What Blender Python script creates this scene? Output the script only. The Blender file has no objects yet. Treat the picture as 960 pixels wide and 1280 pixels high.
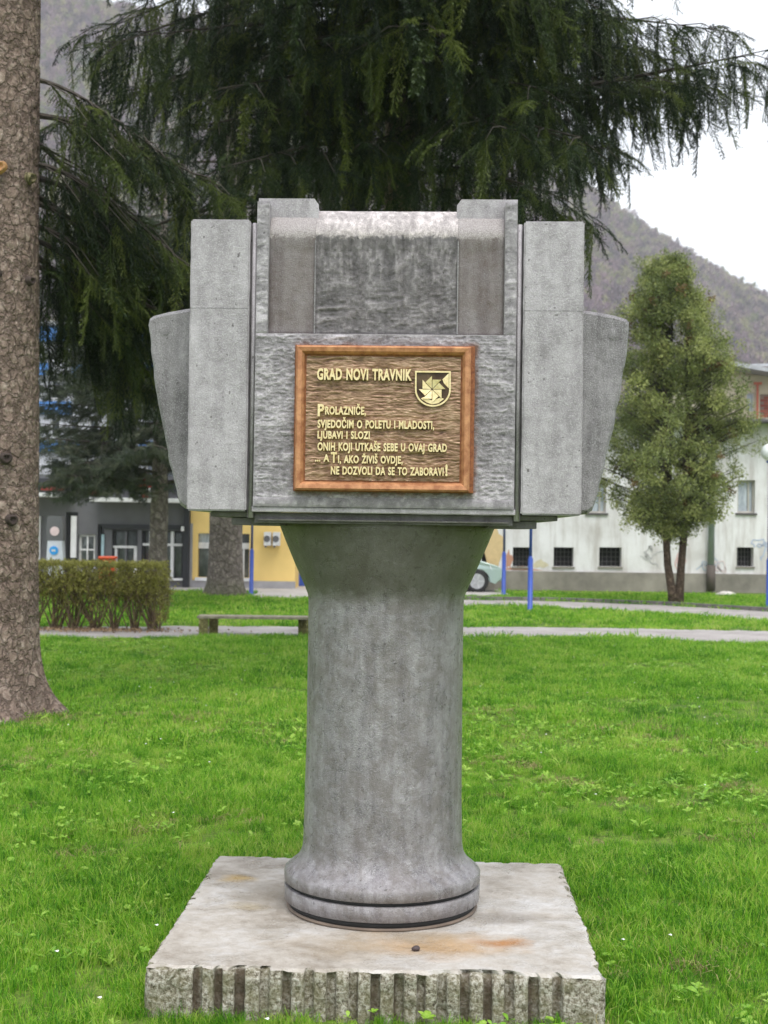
import bpy, bmesh, math, random
import numpy as np
from mathutils import Vector, Matrix
R = math.radians
SC = bpy.context.scene
COL = SC.collection
RNG = np.random.default_rng(7)
random.seed(7)

# ------------------------------------------------------------------ camera
F_PX, CAM_H = 1700.0, 1.56
cam_data = bpy.data.cameras.new('camera')
cam = bpy.data.objects.new('camera', cam_data); COL.objects.link(cam)
cam_data.sensor_fit = 'HORIZONTAL'; cam_data.sensor_width = 36.0
cam_data.lens = 36.0*F_PX/960.0
cam_data.clip_end = 5000; cam_data.clip_start = .05
PITCH, ROLL = math.atan(24/F_PX), R(0.8)
CM = Matrix.Rotation(R(90)+PITCH, 4, 'X') @ Matrix.Rotation(ROLL, 4, 'Z')
cam.matrix_world = Matrix.Translation((0, 0, CAM_H)) @ CM
cam_data.dof.use_dof = True
cam_data.dof.focus_distance = 4.67
cam_data.dof.aperture_fstop = 8.5
SC.camera = cam

def P(px, py, d):
    """world point seen at photograph pixel (px,py), at forward distance d"""
    v = CM.to_3x3() @ Vector(((px-480)/F_PX, (640-py)/F_PX, -1))
    v *= d/v.y
    return Vector((v.x, v.y, v.z+CAM_H))
def G(px, py, z=0.0):
    v = CM.to_3x3() @ Vector(((px-480)/F_PX, (640-py)/F_PX, -1))
    v *= (z-CAM_H)/v.z
    return Vector((v.x, v.y, z))

# ------------------------------------------------------------------ world, sun
SUN_EL, SUN_AZ = R(60), R(165)      # azimuth from +Y clockwise: behind the camera, to the right
w = bpy.data.worlds.new('World'); SC.world = w; w.use_nodes = True
nt = w.node_tree; nt.nodes.clear()
def wn(t, **k):
    n = nt.nodes.new(t)
    for a, b in k.items(): setattr(n, a, b)
    return n
sky = wn('ShaderNodeTexSky', sky_type='NISHITA', sun_disc=False, sun_elevation=SUN_EL, sun_rotation=SUN_AZ)
sky.air_density = 1.0; sky.dust_density = 3.0; sky.ozone_density = 1.0
tc = wn('ShaderNodeTexCoord'); mp = wn('ShaderNodeMapping'); mp.inputs['Scale'].default_value = (1.5, 1.5, 5.0)
nz = wn('ShaderNodeTexNoise'); nz.inputs['Scale'].default_value = 1.6; nz.inputs['Detail'].default_value = 4; nz.inputs['Roughness'].default_value = .55
cr = wn('ShaderNodeValToRGB')
cr.color_ramp.elements[0].position = .36; cr.color_ramp.elements[0].color = (4.9, 5.35, 6.1, 1)
cr.color_ramp.elements[1].position = .60; cr.color_ramp.elements[1].color = (8.6, 8.8, 9.3, 1)
mx = wn('ShaderNodeMix', data_type='RGBA'); mx.inputs[0].default_value = .93
bg = wn('ShaderNodeBackground'); bg.inputs['Strength'].default_value = .1
wo = wn('ShaderNodeOutputWorld')
L = nt.links.new
L(tc.outputs['Generated'], mp.inputs['Vector']); L(mp.outputs[0], nz.inputs['Vector']); L(nz.outputs[0], cr.inputs[0])
L(sky.outputs[0], mx.inputs[6]); L(cr.outputs[0], mx.inputs[7]); L(mx.outputs[2], bg.inputs[0]); L(bg.outputs[0], wo.inputs[0])
sd = bpy.data.lights.new('sun', 'SUN'); sd.energy = 1.5; sd.angle = R(35); sd.color = (1, .97, .93)
so = bpy.data.objects.new('sun', sd); COL.objects.link(so)
so.rotation_euler = Vector((math.sin(SUN_AZ)*math.cos(SUN_EL), math.cos(SUN_AZ)*math.cos(SUN_EL), math.sin(SUN_EL))).to_track_quat('Z', 'Y').to_euler()
so.location = (0, 0, 30)
SC.view_settings.view_transform = 'Standard'; SC.view_settings.look = 'None'
SC.view_settings.gamma = 1; SC.view_settings.exposure = 0.88
SC.cycles.volume_bounces = 2; SC.cycles.max_bounces = 6; SC.cycles.diffuse_bounces = 4; SC.cycles.transparent_max_bounces = 8

# ------------------------------------------------------------------ material helpers
class NT:
    def __init__(s, name):
        s.m = bpy.data.materials.new(name); s.m.use_nodes = True; s.t = s.m.node_tree
        s.b = s.t.nodes['Principled BSDF']; s.o = s.t.nodes['Material Output']
    def n(s, t, **k):
        x = s.t.nodes.new(t)
        for a, b in k.items(): setattr(x, a, b)
        return x
    def l(s, a, b): s.t.links.new(a, b)
    def coord(s, kind='Object', scale=(1, 1, 1), loc=(0, 0, 0)):
        m = s.n('ShaderNodeMapping'); m.inputs['Scale'].default_value = scale; m.inputs['Location'].default_value = loc
        if kind == 'World': s.l(s.n('ShaderNodeNewGeometry').outputs['Position'], m.inputs[0])
        else: s.l(s.n('ShaderNodeTexCoord').outputs[kind], m.inputs[0])
        return m.outputs[0]
    def noise(s, vec, scale, detail=4, rough=.55, dist=0):
        x = s.n('ShaderNodeTexNoise'); x.inputs['Scale'].default_value = scale; x.inputs['Detail'].default_value = detail
        x.inputs['Roughness'].default_value = rough; x.inputs['Distortion'].default_value = dist
        s.l(vec, x.inputs['Vector']); return x.outputs[0]
    def ramp(s, fac, stops):
        x = s.n('ShaderNodeValToRGB'); e = x.color_ramp.elements
        while len(e) < len(stops): e.new(.5)
        for i, (p, c) in enumerate(stops):
            e[i].position = p; e[i].color = (*c, 1) if isinstance(c, tuple) else (c, c, c, 1)
        s.l(fac, x.inputs[0]); return x.outputs[0]
    def mix(s, fac, a, b, mode='MIX'):
        x = s.n('ShaderNodeMix', data_type='RGBA', blend_type=mode)
        for v, i in ((fac, 0), (a, 6), (b, 7)):
            if hasattr(v, 'is_linked'): s.l(v, x.inputs[i])
            elif isinstance(v, tuple): x.inputs[i].default_value = (*v, 1)
            else: x.inputs[i].default_value = v
        return x.outputs[2]
    def math(s, op, a, b=0.0, clamp=False):
        x = s.n('ShaderNodeMath', operation=op, use_clamp=clamp)
        for v, i in ((a, 0), (b, 1)):
            if hasattr(v, 'is_linked'): s.l(v, x.inputs[i])
            else: x.inputs[i].default_value = v
        return x.outputs[0]
    def bump(s, h, strength=.5, dist=.01):
        x = s.n('ShaderNodeBump'); x.inputs['Strength'].default_value = strength; x.inputs['Distance'].default_value = dist
        s.l(h, x.inputs['Height']); s.l(x.outputs[0], s.b.inputs['Normal'])
    def col(s, c):
        if hasattr(c, 'is_linked'): s.l(c, s.b.inputs['Base Color'])
        else: s.b.inputs['Base Color'].default_value = (*c, 1)
    def set(s, **k):
        for a, v in k.items():
            i = s.b.inputs[{'rough': 'Roughness', 'metal': 'Metallic', 'spec': 'Specular IOR Level'}.get(a, a)]
            if hasattr(v, 'is_linked'): s.l(v, i)
            else: i.default_value = v

def flat(name, c, rough=.6, metal=0, var=.12, scale=6, spec=.5):
    m = NT(name); v = m.coord('Object')
    n = m.noise(v, scale, 5, .6)
    c2 = tuple(x*(1-var) for x in c); c3 = tuple(min(1, x*(1+var)) for x in c)
    m.col(m.ramp(n, [(.3, c2), (.7, c3)])); m.set(rough=rough, metal=metal, spec=spec)
    m.bump(m.noise(v, scale*12, 3), .12, .003)
    return m.m

# ------------------------------------------------------------------ mesh helpers
class MB:
    def __init__(s): s.v = []; s.f = []; s.n = 0
    def add(s, v, f):
        s.v.append(np.asarray(v, dtype=np.float32).reshape(-1, 3)); k = s.n
        s.f.extend([tuple(i+k for i in q) for q in f]); s.n += len(s.v[-1]); return s
    def box(s, x0, x1, y0, y1, z0, z1, M=None):
        v = np.array([[x, y, z] for z in (z0, z1) for y in (y0, y1) for x in (x0, x1)], dtype=float)
        if M is not None: v = np.array([(M @ Vector(p))[:] for p in v])
        return s.add(v, [(0, 2, 3, 1), (4, 5, 7, 6), (0, 1, 5, 4), (2, 6, 7, 3), (0, 4, 6, 2), (1, 3, 7, 5)])
    def tube(s, pts, rad, n=6, caps=True):
        pts = [Vector(p) for p in pts]; m = len(pts)
        if not hasattr(rad, '__len__'): rad = [rad]*m
        vs = []; up = Vector((0, 0, 1))
        for i, p in enumerate(pts):
            d = (pts[min(i+1, m-1)]-pts[max(i-1, 0)]).normalized()
            a = d.cross(up)
            if a.length < .1: a = d.cross(Vector((1, 0, 0)))
            a.normalize(); b = d.cross(a)
            for k in range(n):
                t = 2*math.pi*k/n; vs.append(p+(a*math.cos(t)+b*math.sin(t))*rad[i])
        fs = [(i*n+k, i*n+(k+1) % n, (i+1)*n+(k+1) % n, (i+1)*n+k) for i in range(m-1) for k in range(n)]
        if caps: fs += [tuple(range(n))[::-1], tuple(range((m-1)*n, m*n))]
        return s.add([v[:] for v in vs], fs)
    def lathe(s, prof, n=64, c=(0, 0), disp=None):
        vs = []
        for (z, r) in prof:
            for k in range(n):
                t = 2*math.pi*k/n; rr = r+(disp(t, z, r) if disp else 0)
                vs.append((c[0]+rr*math.cos(t), c[1]+rr*math.sin(t), z))
        m = len(prof)
        fs = [(i*n+k, i*n+(k+1) % n, (i+1)*n+(k+1) % n, (i+1)*n+k) for i in range(m-1) for k in range(n)]
        fs += [tuple(range(n))[::-1], tuple(range((m-1)*n, m*n))]
        return s.add(vs, fs)
    def build(s, name, mat, parent=None, smooth=False, bevel=0, loc=None):
        me = bpy.data.meshes.new(name)
        me.from_pydata(np.concatenate(s.v).tolist() if s.v else [], [], s.f); me.update()
        if smooth: me.polygons.foreach_set('use_smooth', [True]*len(me.polygons))
        if mat: me.materials.append(mat)
        return link(name, me, parent, bevel, loc)
def link(name, me, parent=None, bevel=0, loc=None):
    o = bpy.data.objects.new(name, me); COL.objects.link(o)
    if parent: o.parent = parent
    if loc: o.location = loc
    if bevel:
        b = o.modifiers.new('bevel', 'BEVEL'); b.width = bevel; b.segments = 2; b.limit_method = 'ANGLE'
    return o
def tag(o, label, cat, group=None):
    o['label'] = label; o['category'] = cat
    if group: o['group'] = group
    return o
def thing(name, label, cat, loc=(0, 0, 0), rz=0, group=None):
    o = bpy.data.objects.new(name, None); COL.objects.link(o); o.empty_display_size = .2
    o.location = loc; o.rotation_euler = (0, 0, rz); return tag(o, label, cat, group)
def kind(o, k): o['kind'] = k; return o

def vnoise(x, y, seed=0):
    """smooth value noise, vectorised"""
    xi = np.floor(x).astype(np.int64); yi = np.floor(y).astype(np.int64); fx = x-xi; fy = y-yi
    fx = fx*fx*(3-2*fx); fy = fy*fy*(3-2*fy)
    def h(a, b):
        v = (a*374761393+b*668265263+seed*1442695041) & 0x7fffffff
        v = ((v ^ (v >> 13))*1274126177) & 0x7fffffff
        return ((v ^ (v >> 16)) & 0xffff)/65535.0
    return (h(xi, yi)*(1-fx)+h(xi+1, yi)*fx)*(1-fy)+(h(xi, yi+1)*(1-fx)+h(xi+1, yi+1)*fx)*fy
def fbm(x, y, oct=4, seed=0, gain=.5):
    a, t, s = 1.0, 0, 0
    for i in range(oct):
        t = t+a*vnoise(x*2**i, y*2**i, seed+i*17); s += a; a *= gain
    return t/s
def ridged(x, y, oct=4, seed=0):
    a, t, s = 1.0, 0, 0
    for i in range(oct):
        t = t+a*(1-np.abs(2*vnoise(x*2**i, y*2**i, seed+i*17)-1)); s += a; a *= .55
    return t/s
def grid_mesh(name, X, Y, Z, mat, parent=None, attr=None, smooth=True):
    """X,Y,Z arrays (rows, cols)"""
    r, c = X.shape
    v = np.stack([X, Y, Z], -1).reshape(-1, 3).astype(np.float32)
    i = np.arange(r*c).reshape(r, c)
    f = np.stack([i[:-1, :-1], i[:-1, 1:], i[1:, 1:], i[1:, :-1]], -1).reshape(-1, 4).astype(np.int32)
    me = bpy.data.meshes.new(name)
    me.vertices.add(len(v)); me.vertices.foreach_set('co', v.ravel())
    me.loops.add(f.size); me.loops.foreach_set('vertex_index', f.ravel())
    me.polygons.add(len(f)); me.polygons.foreach_set('loop_start', np.arange(0, f.size, 4, dtype=np.int32))
    me.update(calc_edges=True)
    me.polygons.foreach_set('use_smooth', [smooth]*len(f))
    if attr is not None:
        a = me.attributes.new('relief', 'FLOAT', 'POINT'); a.data.foreach_set('value', attr.ravel().astype(np.float32))
    me.materials.append(mat)
    return link(name, me, parent)
def tri_mesh(name, tris, mat):
    """tris: (N,3,3)"""
    t = np.asarray(tris, dtype=np.float32); n = len(t)
    me = bpy.data.meshes.new(name)
    me.vertices.add(n*3); me.vertices.foreach_set('co', t.ravel())
    me.loops.add(n*3); me.loops.foreach_set('vertex_index', np.arange(n*3, dtype=np.int32))
    me.polygons.add(n); me.polygons.foreach_set('loop_start', np.arange(0, n*3, 3, dtype=np.int32))
    me.update(calc_edges=True)
    if mat: me.materials.append(mat)
    return me

def scatter(name, pts, rot, scl, variants, parent=None):
    """one object that sets small meshes (needle sprays, grass tufts) on its points with geometry nodes"""
    pts = np.asarray(pts, dtype=np.float32); n = len(pts)
    me = bpy.data.meshes.new(name); me.vertices.add(n); me.vertices.foreach_set('co', pts.ravel())
    a = me.attributes.new('rot', 'FLOAT_VECTOR', 'POINT'); a.data.foreach_set('vector', np.asarray(rot, dtype=np.float32).ravel())
    a = me.attributes.new('scl', 'FLOAT', 'POINT'); a.data.foreach_set('value', np.asarray(scl, dtype=np.float32))
    a = me.attributes.new('vid', 'INT', 'POINT'); a.data.foreach_set('value', RNG.integers(0, len(variants), n).astype(np.int32))
    o = link(name, me, parent)
    c = bpy.data.collections.new(name+'_source')
    for i, vm in enumerate(variants):
        c.objects.link(bpy.data.objects.new(f'{name}_shape', vm))
    g = bpy.data.node_groups.new(name+'_scatter', 'GeometryNodeTree')
    g.interface.new_socket('Geometry', in_out='INPUT', socket_type='NodeSocketGeometry')
    g.interface.new_socket('Geometry', in_out='OUTPUT', socket_type='NodeSocketGeometry')
    N = g.nodes.new; gi = N('NodeGroupInput'); go = N('NodeGroupOutput'); ip = N('GeometryNodeInstanceOnPoints'); ci = N('GeometryNodeCollectionInfo')
    ci.inputs['Collection'].default_value = c; ci.inputs['Separate Children'].default_value = True; ci.inputs['Reset Children'].default_value = True
    def na(nm, ty):
        x = N('GeometryNodeInputNamedAttribute'); x.data_type = ty; x.inputs['Name'].default_value = nm; return x.outputs['Attribute']
    ip.inputs['Pick Instance'].default_value = True
    l = g.links.new
    l(gi.outputs[0], ip.inputs['Points']); l(ci.outputs[0], ip.inputs['Instance']); l(na('vid', 'INT'), ip.inputs['Instance Index'])
    e2r = N('FunctionNodeEulerToRotation'); l(na('rot', 'FLOAT_VECTOR'), e2r.inputs[0]); l(e2r.outputs[0], ip.inputs['Rotation'])
    l(na('scl', 'FLOAT'), ip.inputs['Scale']); l(ip.outputs[0], go.inputs[0])
    md = o.modifiers.new('scatter', 'NODES'); md.node_group = g
    return kind(o, 'stuff')

def dir_rot(d, roll=None):
    d = np.asarray(d, dtype=float); d = d/np.linalg.norm(d, axis=1, keepdims=True)
    return np.stack([RNG.uniform(0, 6.28, len(d)) if roll is None else roll, -np.arcsin(d[:, 2]), np.arctan2(d[:, 1], d[:, 0])], 1)

# ------------------------------------------------------------------ materials
def concrete(name, lo, hi, speck=.5, warm=0.0, rough=.75, bump=.35, relief=None, streak=.3, dirt=None, stain=None, flare_shade=False, rusty=False, metal=0.0):
    m = NT(name); v = m.coord('Object')
    big = m.noise(v, 5, 6, .65); mid = m.noise(v, 26, 5, .7, .4); fine = m.noise(v, 230, 4, .75); sp = m.noise(v, 110, 3, .65)
    vs = m.coord('Object', (9, 9, 1.1)); st = m.noise(vs, 3.0, 5, .6)
    f = m.math('ADD', m.math('MULTIPLY', big, .5), m.math('MULTIPLY', mid, .5))
    c = m.ramp(f, [(.38, tuple(x*lo for x in (1.04+warm, .965, 1.03-.5*warm))), (.61, tuple(x*hi for x in (1.035+.3*warm, .965, 1.035-.1*warm)))])
    c = m.mix(streak, c, m.ramp(st, [(.35, .5*lo), (.62, hi)]), 'MIX')
    c = m.mix(m.ramp(sp, [(.62, 0.0), (.74, speck)]), c, (hi*.25, hi*.24, hi*.22))
    c = m.mix(m.ramp(fine, [(.5, 0.0), (.72, speck*.8)]), c, (min(1, hi*1.7),)*3)
    pores = m.noise(v, 58, 2, .5); c = m.mix(m.ramp(pores, [(.24, .75), (.31, 0.0)]), c, (lo*.3, lo*.28, lo*.26))
    if dirt:
        rp = m.noise(v, 13, 7, .78, .5); c = m.mix(m.ramp(rp, [(.44, 0.0), (.60, .6)]), c, dirt)
    h = m.math('ADD', fine, m.math('MULTIPLY', mid, .8))
    if relief:
        a = m.n('ShaderNodeAttribute', attribute_name='relief'); av = a.outputs['Fac']
        c = m.mix(m.ramp(av, [(.35, relief[0]), (.62, relief[1])]), c, relief[2], 'MIX') if False else c
        c = m.mix(1.0, c, m.ramp(av, relief), 'MULTIPLY')
    if rusty:      # rust run-off round the plaque
        sp_ = m.n('ShaderNodeSeparateXYZ'); m.l(m.n('ShaderNodeTexCoord').outputs['Object'], sp_.inputs[0])
        dx_ = m.math('SUBTRACT', m.math('ABSOLUTE', m.math('SUBTRACT', sp_.outputs[0], .004)), .303)
        dz_ = m.math('SUBTRACT', m.math('ABSOLUTE', m.math('SUBTRACT', sp_.outputs[2], 1.940)), .248)
        dd = m.math('ADD', m.math('MAXIMUM', dx_, dz_), m.math('MULTIPLY', m.math('SUBTRACT', m.noise(v, 17, 5, .75), .5), .07))
        mr = m.n('ShaderNodeMapRange'); mr.inputs[1].default_value = .016; mr.inputs[2].default_value = -.004; mr.inputs[4].default_value = .8; m.l(dd, mr.inputs[0])
        c = m.mix(mr.outputs[0], c, (.17, .07, .035))
    if flare_shade:      # shade of the down-facing flare painted in, with a little algae tint
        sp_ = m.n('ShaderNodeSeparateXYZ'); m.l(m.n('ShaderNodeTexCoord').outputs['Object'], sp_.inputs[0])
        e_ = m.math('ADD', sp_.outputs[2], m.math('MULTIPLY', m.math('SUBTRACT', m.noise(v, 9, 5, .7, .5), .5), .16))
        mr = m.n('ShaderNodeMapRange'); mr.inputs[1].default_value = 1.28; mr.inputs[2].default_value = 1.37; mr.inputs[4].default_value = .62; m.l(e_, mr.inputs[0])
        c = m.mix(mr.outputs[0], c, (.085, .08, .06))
    pk = .72 if warm > .2 else 1.0
    if stain:
        sp_ = m.n('ShaderNodeSeparateXYZ'); m.l(m.n('ShaderNodeTexCoord').outputs['Object'], sp_.inputs[0])
        edge = m.math('ADD', sp_.outputs[2], m.math('MULTIPLY', m.math('SUBTRACT', m.noise(v, 40, 5, .75, .5), .5), .07))
        pale = m.mix(m.ramp(fine, [(.4, 0.0), (.65, 1.0)]), (.36*pk, .325*pk, .315*pk), (.66*pk, .60*pk, .59*pk)); 
        if relief: pale = m.mix(.7, pale, m.ramp(av, relief), 'MULTIPLY')
        mr = m.n('ShaderNodeMapRange'); mr.inputs[1].default_value = stain; mr.inputs[2].default_value = stain+.012; m.l(edge, mr.inputs[0])
        c = m.mix(mr.outputs[0], c, pale)
    m.set(metal=metal); m.col(c); m.set(rough=m.ramp(mid, [(.3, rough-.15), (.7, rough+.1)]), spec=.4); m.bump(h, bump, .004)
    return m.m
M = {}
M['shaft'] = concrete('shaft_concrete', .13, .39, .6, .04, .36, .8, metal=.3, streak=.35, dirt=(.16, .14, .125), flare_shade=True)
M['slab'] = concrete('smooth_concrete', .24, .45, .6, .02, .5, .6, metal=.15, streak=.22)
M['wing'] = concrete('rough_concrete', .14, .35, .9, .02, .7, 1.0, streak=.35)
M['board'] = concrete('board_marked_concrete', .22, .35, .5, .01, .7, .9, relief=[(.2, .35), (.38, .8), (.52, 1.0), (.74, 1.75)], streak=.1, rusty=True)
M['recess'] = concrete('stained_concrete', .1, .22, .5, .1, .7, .8, relief=[(.25, .5), (.5, .9), (.75, 1.8)], streak=.25, stain=2.568)
M['recess_smooth'] = concrete('brown_stained_concrete', .10, .22, .6, .42, .6, .8, streak=.4, stain=2.563)
M['roll'] = concrete('weathered_top_concrete', .3, .62, .6, .16, .85, 1.0, relief=[(.3, .55), (.5, .95), (.75, 1.25)], streak=.1)
M['band'] = concrete('dark_concrete', .09, .2, .4, .05, .7, .8)  # darker concrete for groove backs, underside steps and the lower band
M['groove'] = flat('dark_groove', (.03, .03, .03), .8)

# plinth top: pale, damp, with rust
def plinth_top():
    m = NT('damp_pale_concrete'); v = m.coord('Object')
    big = m.noise(v, 3.2, 6, .6, .3); mid = m.noise(v, 18, 5, .65); fine = m.noise(v, 190, 3, .6)
    c = m.ramp(m.math('ADD', m.math('MULTIPLY', big, .65), m.math('MULTIPLY', mid, .35)), [(.36, (.27, .23, .185)), (.5, (.44, .40, .35)), (.66, (.58, .56, .54))])
    g = m.n('ShaderNodeTexCoord').outputs['Object']
    def spot(x, y, rx, ry, col, s, c):
        mp = m.n('ShaderNodeMapping'); mp.inputs['Location'].default_value = (-x/rx, -y/ry, 0); mp.inputs['Scale'].default_value = (1/rx, 1/ry, 0)
        m.l(g, mp.inputs[0])
        wv = m.n('ShaderNodeVectorMath', operation='ADD'); nn = m.n('ShaderNodeTexNoise'); nn.inputs['Scale'].default_value = 7; nn.inputs['Detail'].default_value = 5
        m.l(g, nn.inputs['Vector']); sub = m.n('ShaderNodeVectorMath', operation='MULTIPLY_ADD'); m.l(nn.outputs['Color'], sub.inputs[0])
        sub.inputs[1].default_value = (1.6, 1.6, 0); sub.inputs[2].default_value = (-.8, -.8, 0)
        m.l(mp.outputs[0], wv.inputs[0]); m.l(sub.outputs[0], wv.inputs[1])
        ln = m.n('ShaderNodeVectorMath', operation='LENGTH'); m.l(wv.outputs[0], ln.inputs[0])
        return m.mix(m.ramp(ln.outputs['Value'], [(.25, s), (1.0, 0.0)]), c, col)
    c = spot(.20, -.46, .34, .17, (.44, .26, .10), .75, c)
    c = spot(.42, -.42, .12, .06, (.38, .17, .05), .9, c)
    c = spot(-.08, -.5, .3, .14, (.34, .26, .17), .6, c)
    c = spot(-.60, .35, .1, .08, (.5, .33, .10), .7, c)
    c = spot(-.5, -.05, .12, .06, (.42, .33, .17), .4, c)
    c = spot(-.38, .15, .3, .25, (.20, .17, .13), .7, c)
    c = spot(.42, -.12, .2, .12, (.22, .185, .15), .7, c)
    c = spot(.15, -.36, .25, .08, (.3, .24, .16), .5, c)
    c = m.mix(m.ramp(fine, [(.55, 0.0), (.75, .35)]), c, (.75, .74, .72))
    c = m.mix(m.ramp(m.noise(v, 90, 2), [(.66, 0.0), (.74, .4)]), c, (.12, .11, .1))
    m.col(c)
    wet = m.ramp(m.noise(v, 4.5, 4, .6, .5), [(.45, .65), (.6, .22)])
    m.set(rough=wet, spec=.5)
    m.bump(m.math('ADD', m.math('MULTIPLY', mid, 1.4), m.math('MULTIPLY', fine, .35)), .6, .01)
    return m.m
M['plinth_top'] = plinth_top()
def plinth_side():
    m = NT('ribbed_exposed_concrete'); v = m.coord('Object')
    ag = m.noise(v, 75, 4, .75); mid = m.noise(v, 14, 4)
    c = m.ramp(ag, [(.34, (.06, .05, .035)), (.47, (.28, .25, .19)), (.62, (.62, .59, .52))])
    c = m.mix(m.ramp(mid, [(.4, 0.0), (.62, .55)]), c, (.16, .15, .07))
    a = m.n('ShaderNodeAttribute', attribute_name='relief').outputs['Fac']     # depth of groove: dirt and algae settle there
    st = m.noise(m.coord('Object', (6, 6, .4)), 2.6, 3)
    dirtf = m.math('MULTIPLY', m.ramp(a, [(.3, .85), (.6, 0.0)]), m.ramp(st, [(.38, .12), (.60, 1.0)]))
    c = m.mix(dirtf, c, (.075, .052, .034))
    m.col(c); m.set(rough=.9, spec=.3); m.bump(ag, .9, .012)
    return m.m
M['plinth_side'] = plinth_side()

def copper(name, c, c2, rough=.42, metal=.55, s=30):
    m = NT(name); v = m.coord('Object'); n = m.noise(v, s, 5, .65)
    m.col(m.ramp(n, [(.35, c), (.65, c2)])); m.set(rough=rough, metal=metal); m.bump(m.noise(v, 180, 3), .25, .002)
    return m.m
M['frame'] = copper('copper_frame', (.34, .135, .06), (.60, .30, .145), .45, .35)
M['rust'] = copper('rust_stained_edge', (.16, .05, .018), (.34, .13, .05), .7, .1, 60)
M['gold'] = copper('pale_gold', (.74, .58, .28), (.92, .78, .46), .38, .25, 90)
def plq():
    m = NT('bronze_relief'); v = m.coord('Object')
    a = m.n('ShaderNodeAttribute', attribute_name='relief').outputs['Fac']
    c = m.ramp(a, [(.15, (.05, .026, .014)), (.4, (.19, .105, .062)), (.62, (.33, .205, .13)), (.85, (.52, .37, .26))])
    c = m.mix(m.ramp(m.noise(v, 14, 4), [(.4, 0.0), (.7, .35)]), c, (.34, .24, .13))
    m.col(c); m.set(rough=.42, metal=.35); m.bump(m.noise(v, 300, 3), .3, .002)
    return m.m
M['plaque'] = plq()

def bark(name, lo, hi, sc=1.0, moss=0):
    m = NT(name); v = m.coord('Object', (1, 1, .8))
    n1 = m.noise(v, 3.2*sc, 6, .7, .6); n2 = m.noise(v, 15*sc, 6, .72, .8); n3 = m.noise(v, 60*sc, 4, .7)
    vo = m.n('ShaderNodeTexVoronoi', feature='DISTANCE_TO_EDGE'); vo.inputs['Scale'].default_value = 12*sc
    nn = m.n('ShaderNodeVectorMath', operation='MULTIPLY_ADD'); nz_ = m.n('ShaderNodeTexNoise'); nz_.inputs['Scale'].default_value = 18*sc; m.l(v, nz_.inputs['Vector'])
    m.l(nz_.outputs['Color'], nn.inputs[0]); nn.inputs[1].default_value = (.12, .12, .12); m.l(v, nn.inputs[2]); m.l(nn.outputs[0], vo.inputs['Vector'])
    crk = m.ramp(vo.outputs['Distance'], [(.0, 0.0), (.16, 1.0)])
    c = m.ramp(n2, [(.32, tuple(x*.55 for x in lo)), (.5, lo), (.68, hi)])
    c = m.mix(m.ramp(n1, [(.4, 0.0), (.65, .5)]), c, tuple(x*.6 for x in lo))
    c = m.mix(m.ramp(n3, [(.58, 0.0), (.72, .6)]), c, tuple(min(1, x*1.6) for x in hi))
    c = m.mix(m.math('MULTIPLY', m.math('SUBTRACT', 1.0, crk), .55), c, tuple(x*.3 for x in lo))
    if moss:
        sx = m.n('ShaderNodeSeparateXYZ'); m.l(m.coord('Object'), sx.inputs[0])
        c = m.mix(m.math('MULTIPLY', m.ramp(m.math('ADD', sx.outputs[2], m.math('MULTIPLY', n1, .6)), [(.3, 1.0), (.75, 0.0)]), moss), c, (.10, .13, .035))
    m.col(c); m.set(rough=.92, spec=.2)
    h = m.math('ADD', m.math('MULTIPLY', crk, .5), m.math('ADD', n2, m.math('MULTIPLY', n3, .4)))
    m.bump(h, 1.0, .035)
    return m.m
M['bark'] = bark('spruce_bark', (.28, .205, .165), (.54, .44, .37))
M['bark_far'] = bark('far_bark', (.24, .20, .18), (.46, .40, .36), .6, .5)
M['bark_thuja'] = bark('reddish_bark', (.12, .085, .06), (.24, .18, .13), .8)
M['twig'] = flat('twig_bark', (.055, .045, .036), .9, var=.4, scale=20)
M['twig_hedge'] = flat('hedge_twig_bark', (.15, .105, .06), .9, var=.4, scale=20)

def leafmat(name, stops, trans=.25, rough=.55, nscale=.35, island=True):
    m = NT(name)
    oi = m.n('ShaderNodeObjectInfo'); n = m.noise(m.coord('World'), nscale, 4, .6)
    f = m.math('ADD', m.math('MULTIPLY', oi.outputs['Random'], .45), m.math('MULTIPLY', n, .55))
    if island:
        g = m.n('ShaderNodeNewGeometry').outputs['Random Per Island']
        f = m.math('ADD', m.math('MULTIPLY', f, .72), m.math('MULTIPLY', g, .28))
    c = m.ramp(f, stops); m.col(c); m.set(rough=rough, spec=.35)
    tr = m.n('ShaderNodeBsdfTranslucent'); m.l(c, tr.inputs[0]); mxs = m.n('ShaderNodeMixShader'); mxs.inputs[0].default_value = trans
    m.l(m.b.outputs[0], mxs.inputs[1]); m.l(tr.outputs[0], mxs.inputs[2]); m.l(mxs.outputs[0], m.o.inputs[0])
    return m.m
M['needle'] = leafmat('spruce_needles', [(.3, (.012, .022, .010)), (.48, (.028, .048, .018)), (.6, (.065, .09, .024)), (.72, (.15, .18, .04))], .12, .5, .8, False)
M['needle_far'] = leafmat('far_spruce_needles', [(.25, (.03, .05, .03)), (.5, (.05, .08, .04)), (.75, (.09, .12, .05))], .2, .5, .5, False)
M['pine'] = leafmat('pine_needles', [(.25, (.045, .058, .042)), (.5, (.085, .105, .07)), (.75, (.15, .16, .11))], .2, .5, 1.2, False)
M['thuja'] = leafmat('thuja_leaves', [(.25, (.06, .085, .03)), (.42, (.16, .20, .06)), (.58, (.29, .33, .10)), (.75, (.42, .44, .15))], .3, .5, .9)
M['thuja_red'] = leafmat('rusty_leaves', [(.3, (.14, .10, .035)), (.7, (.26, .16, .06))], .3, .5, .9)
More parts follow.
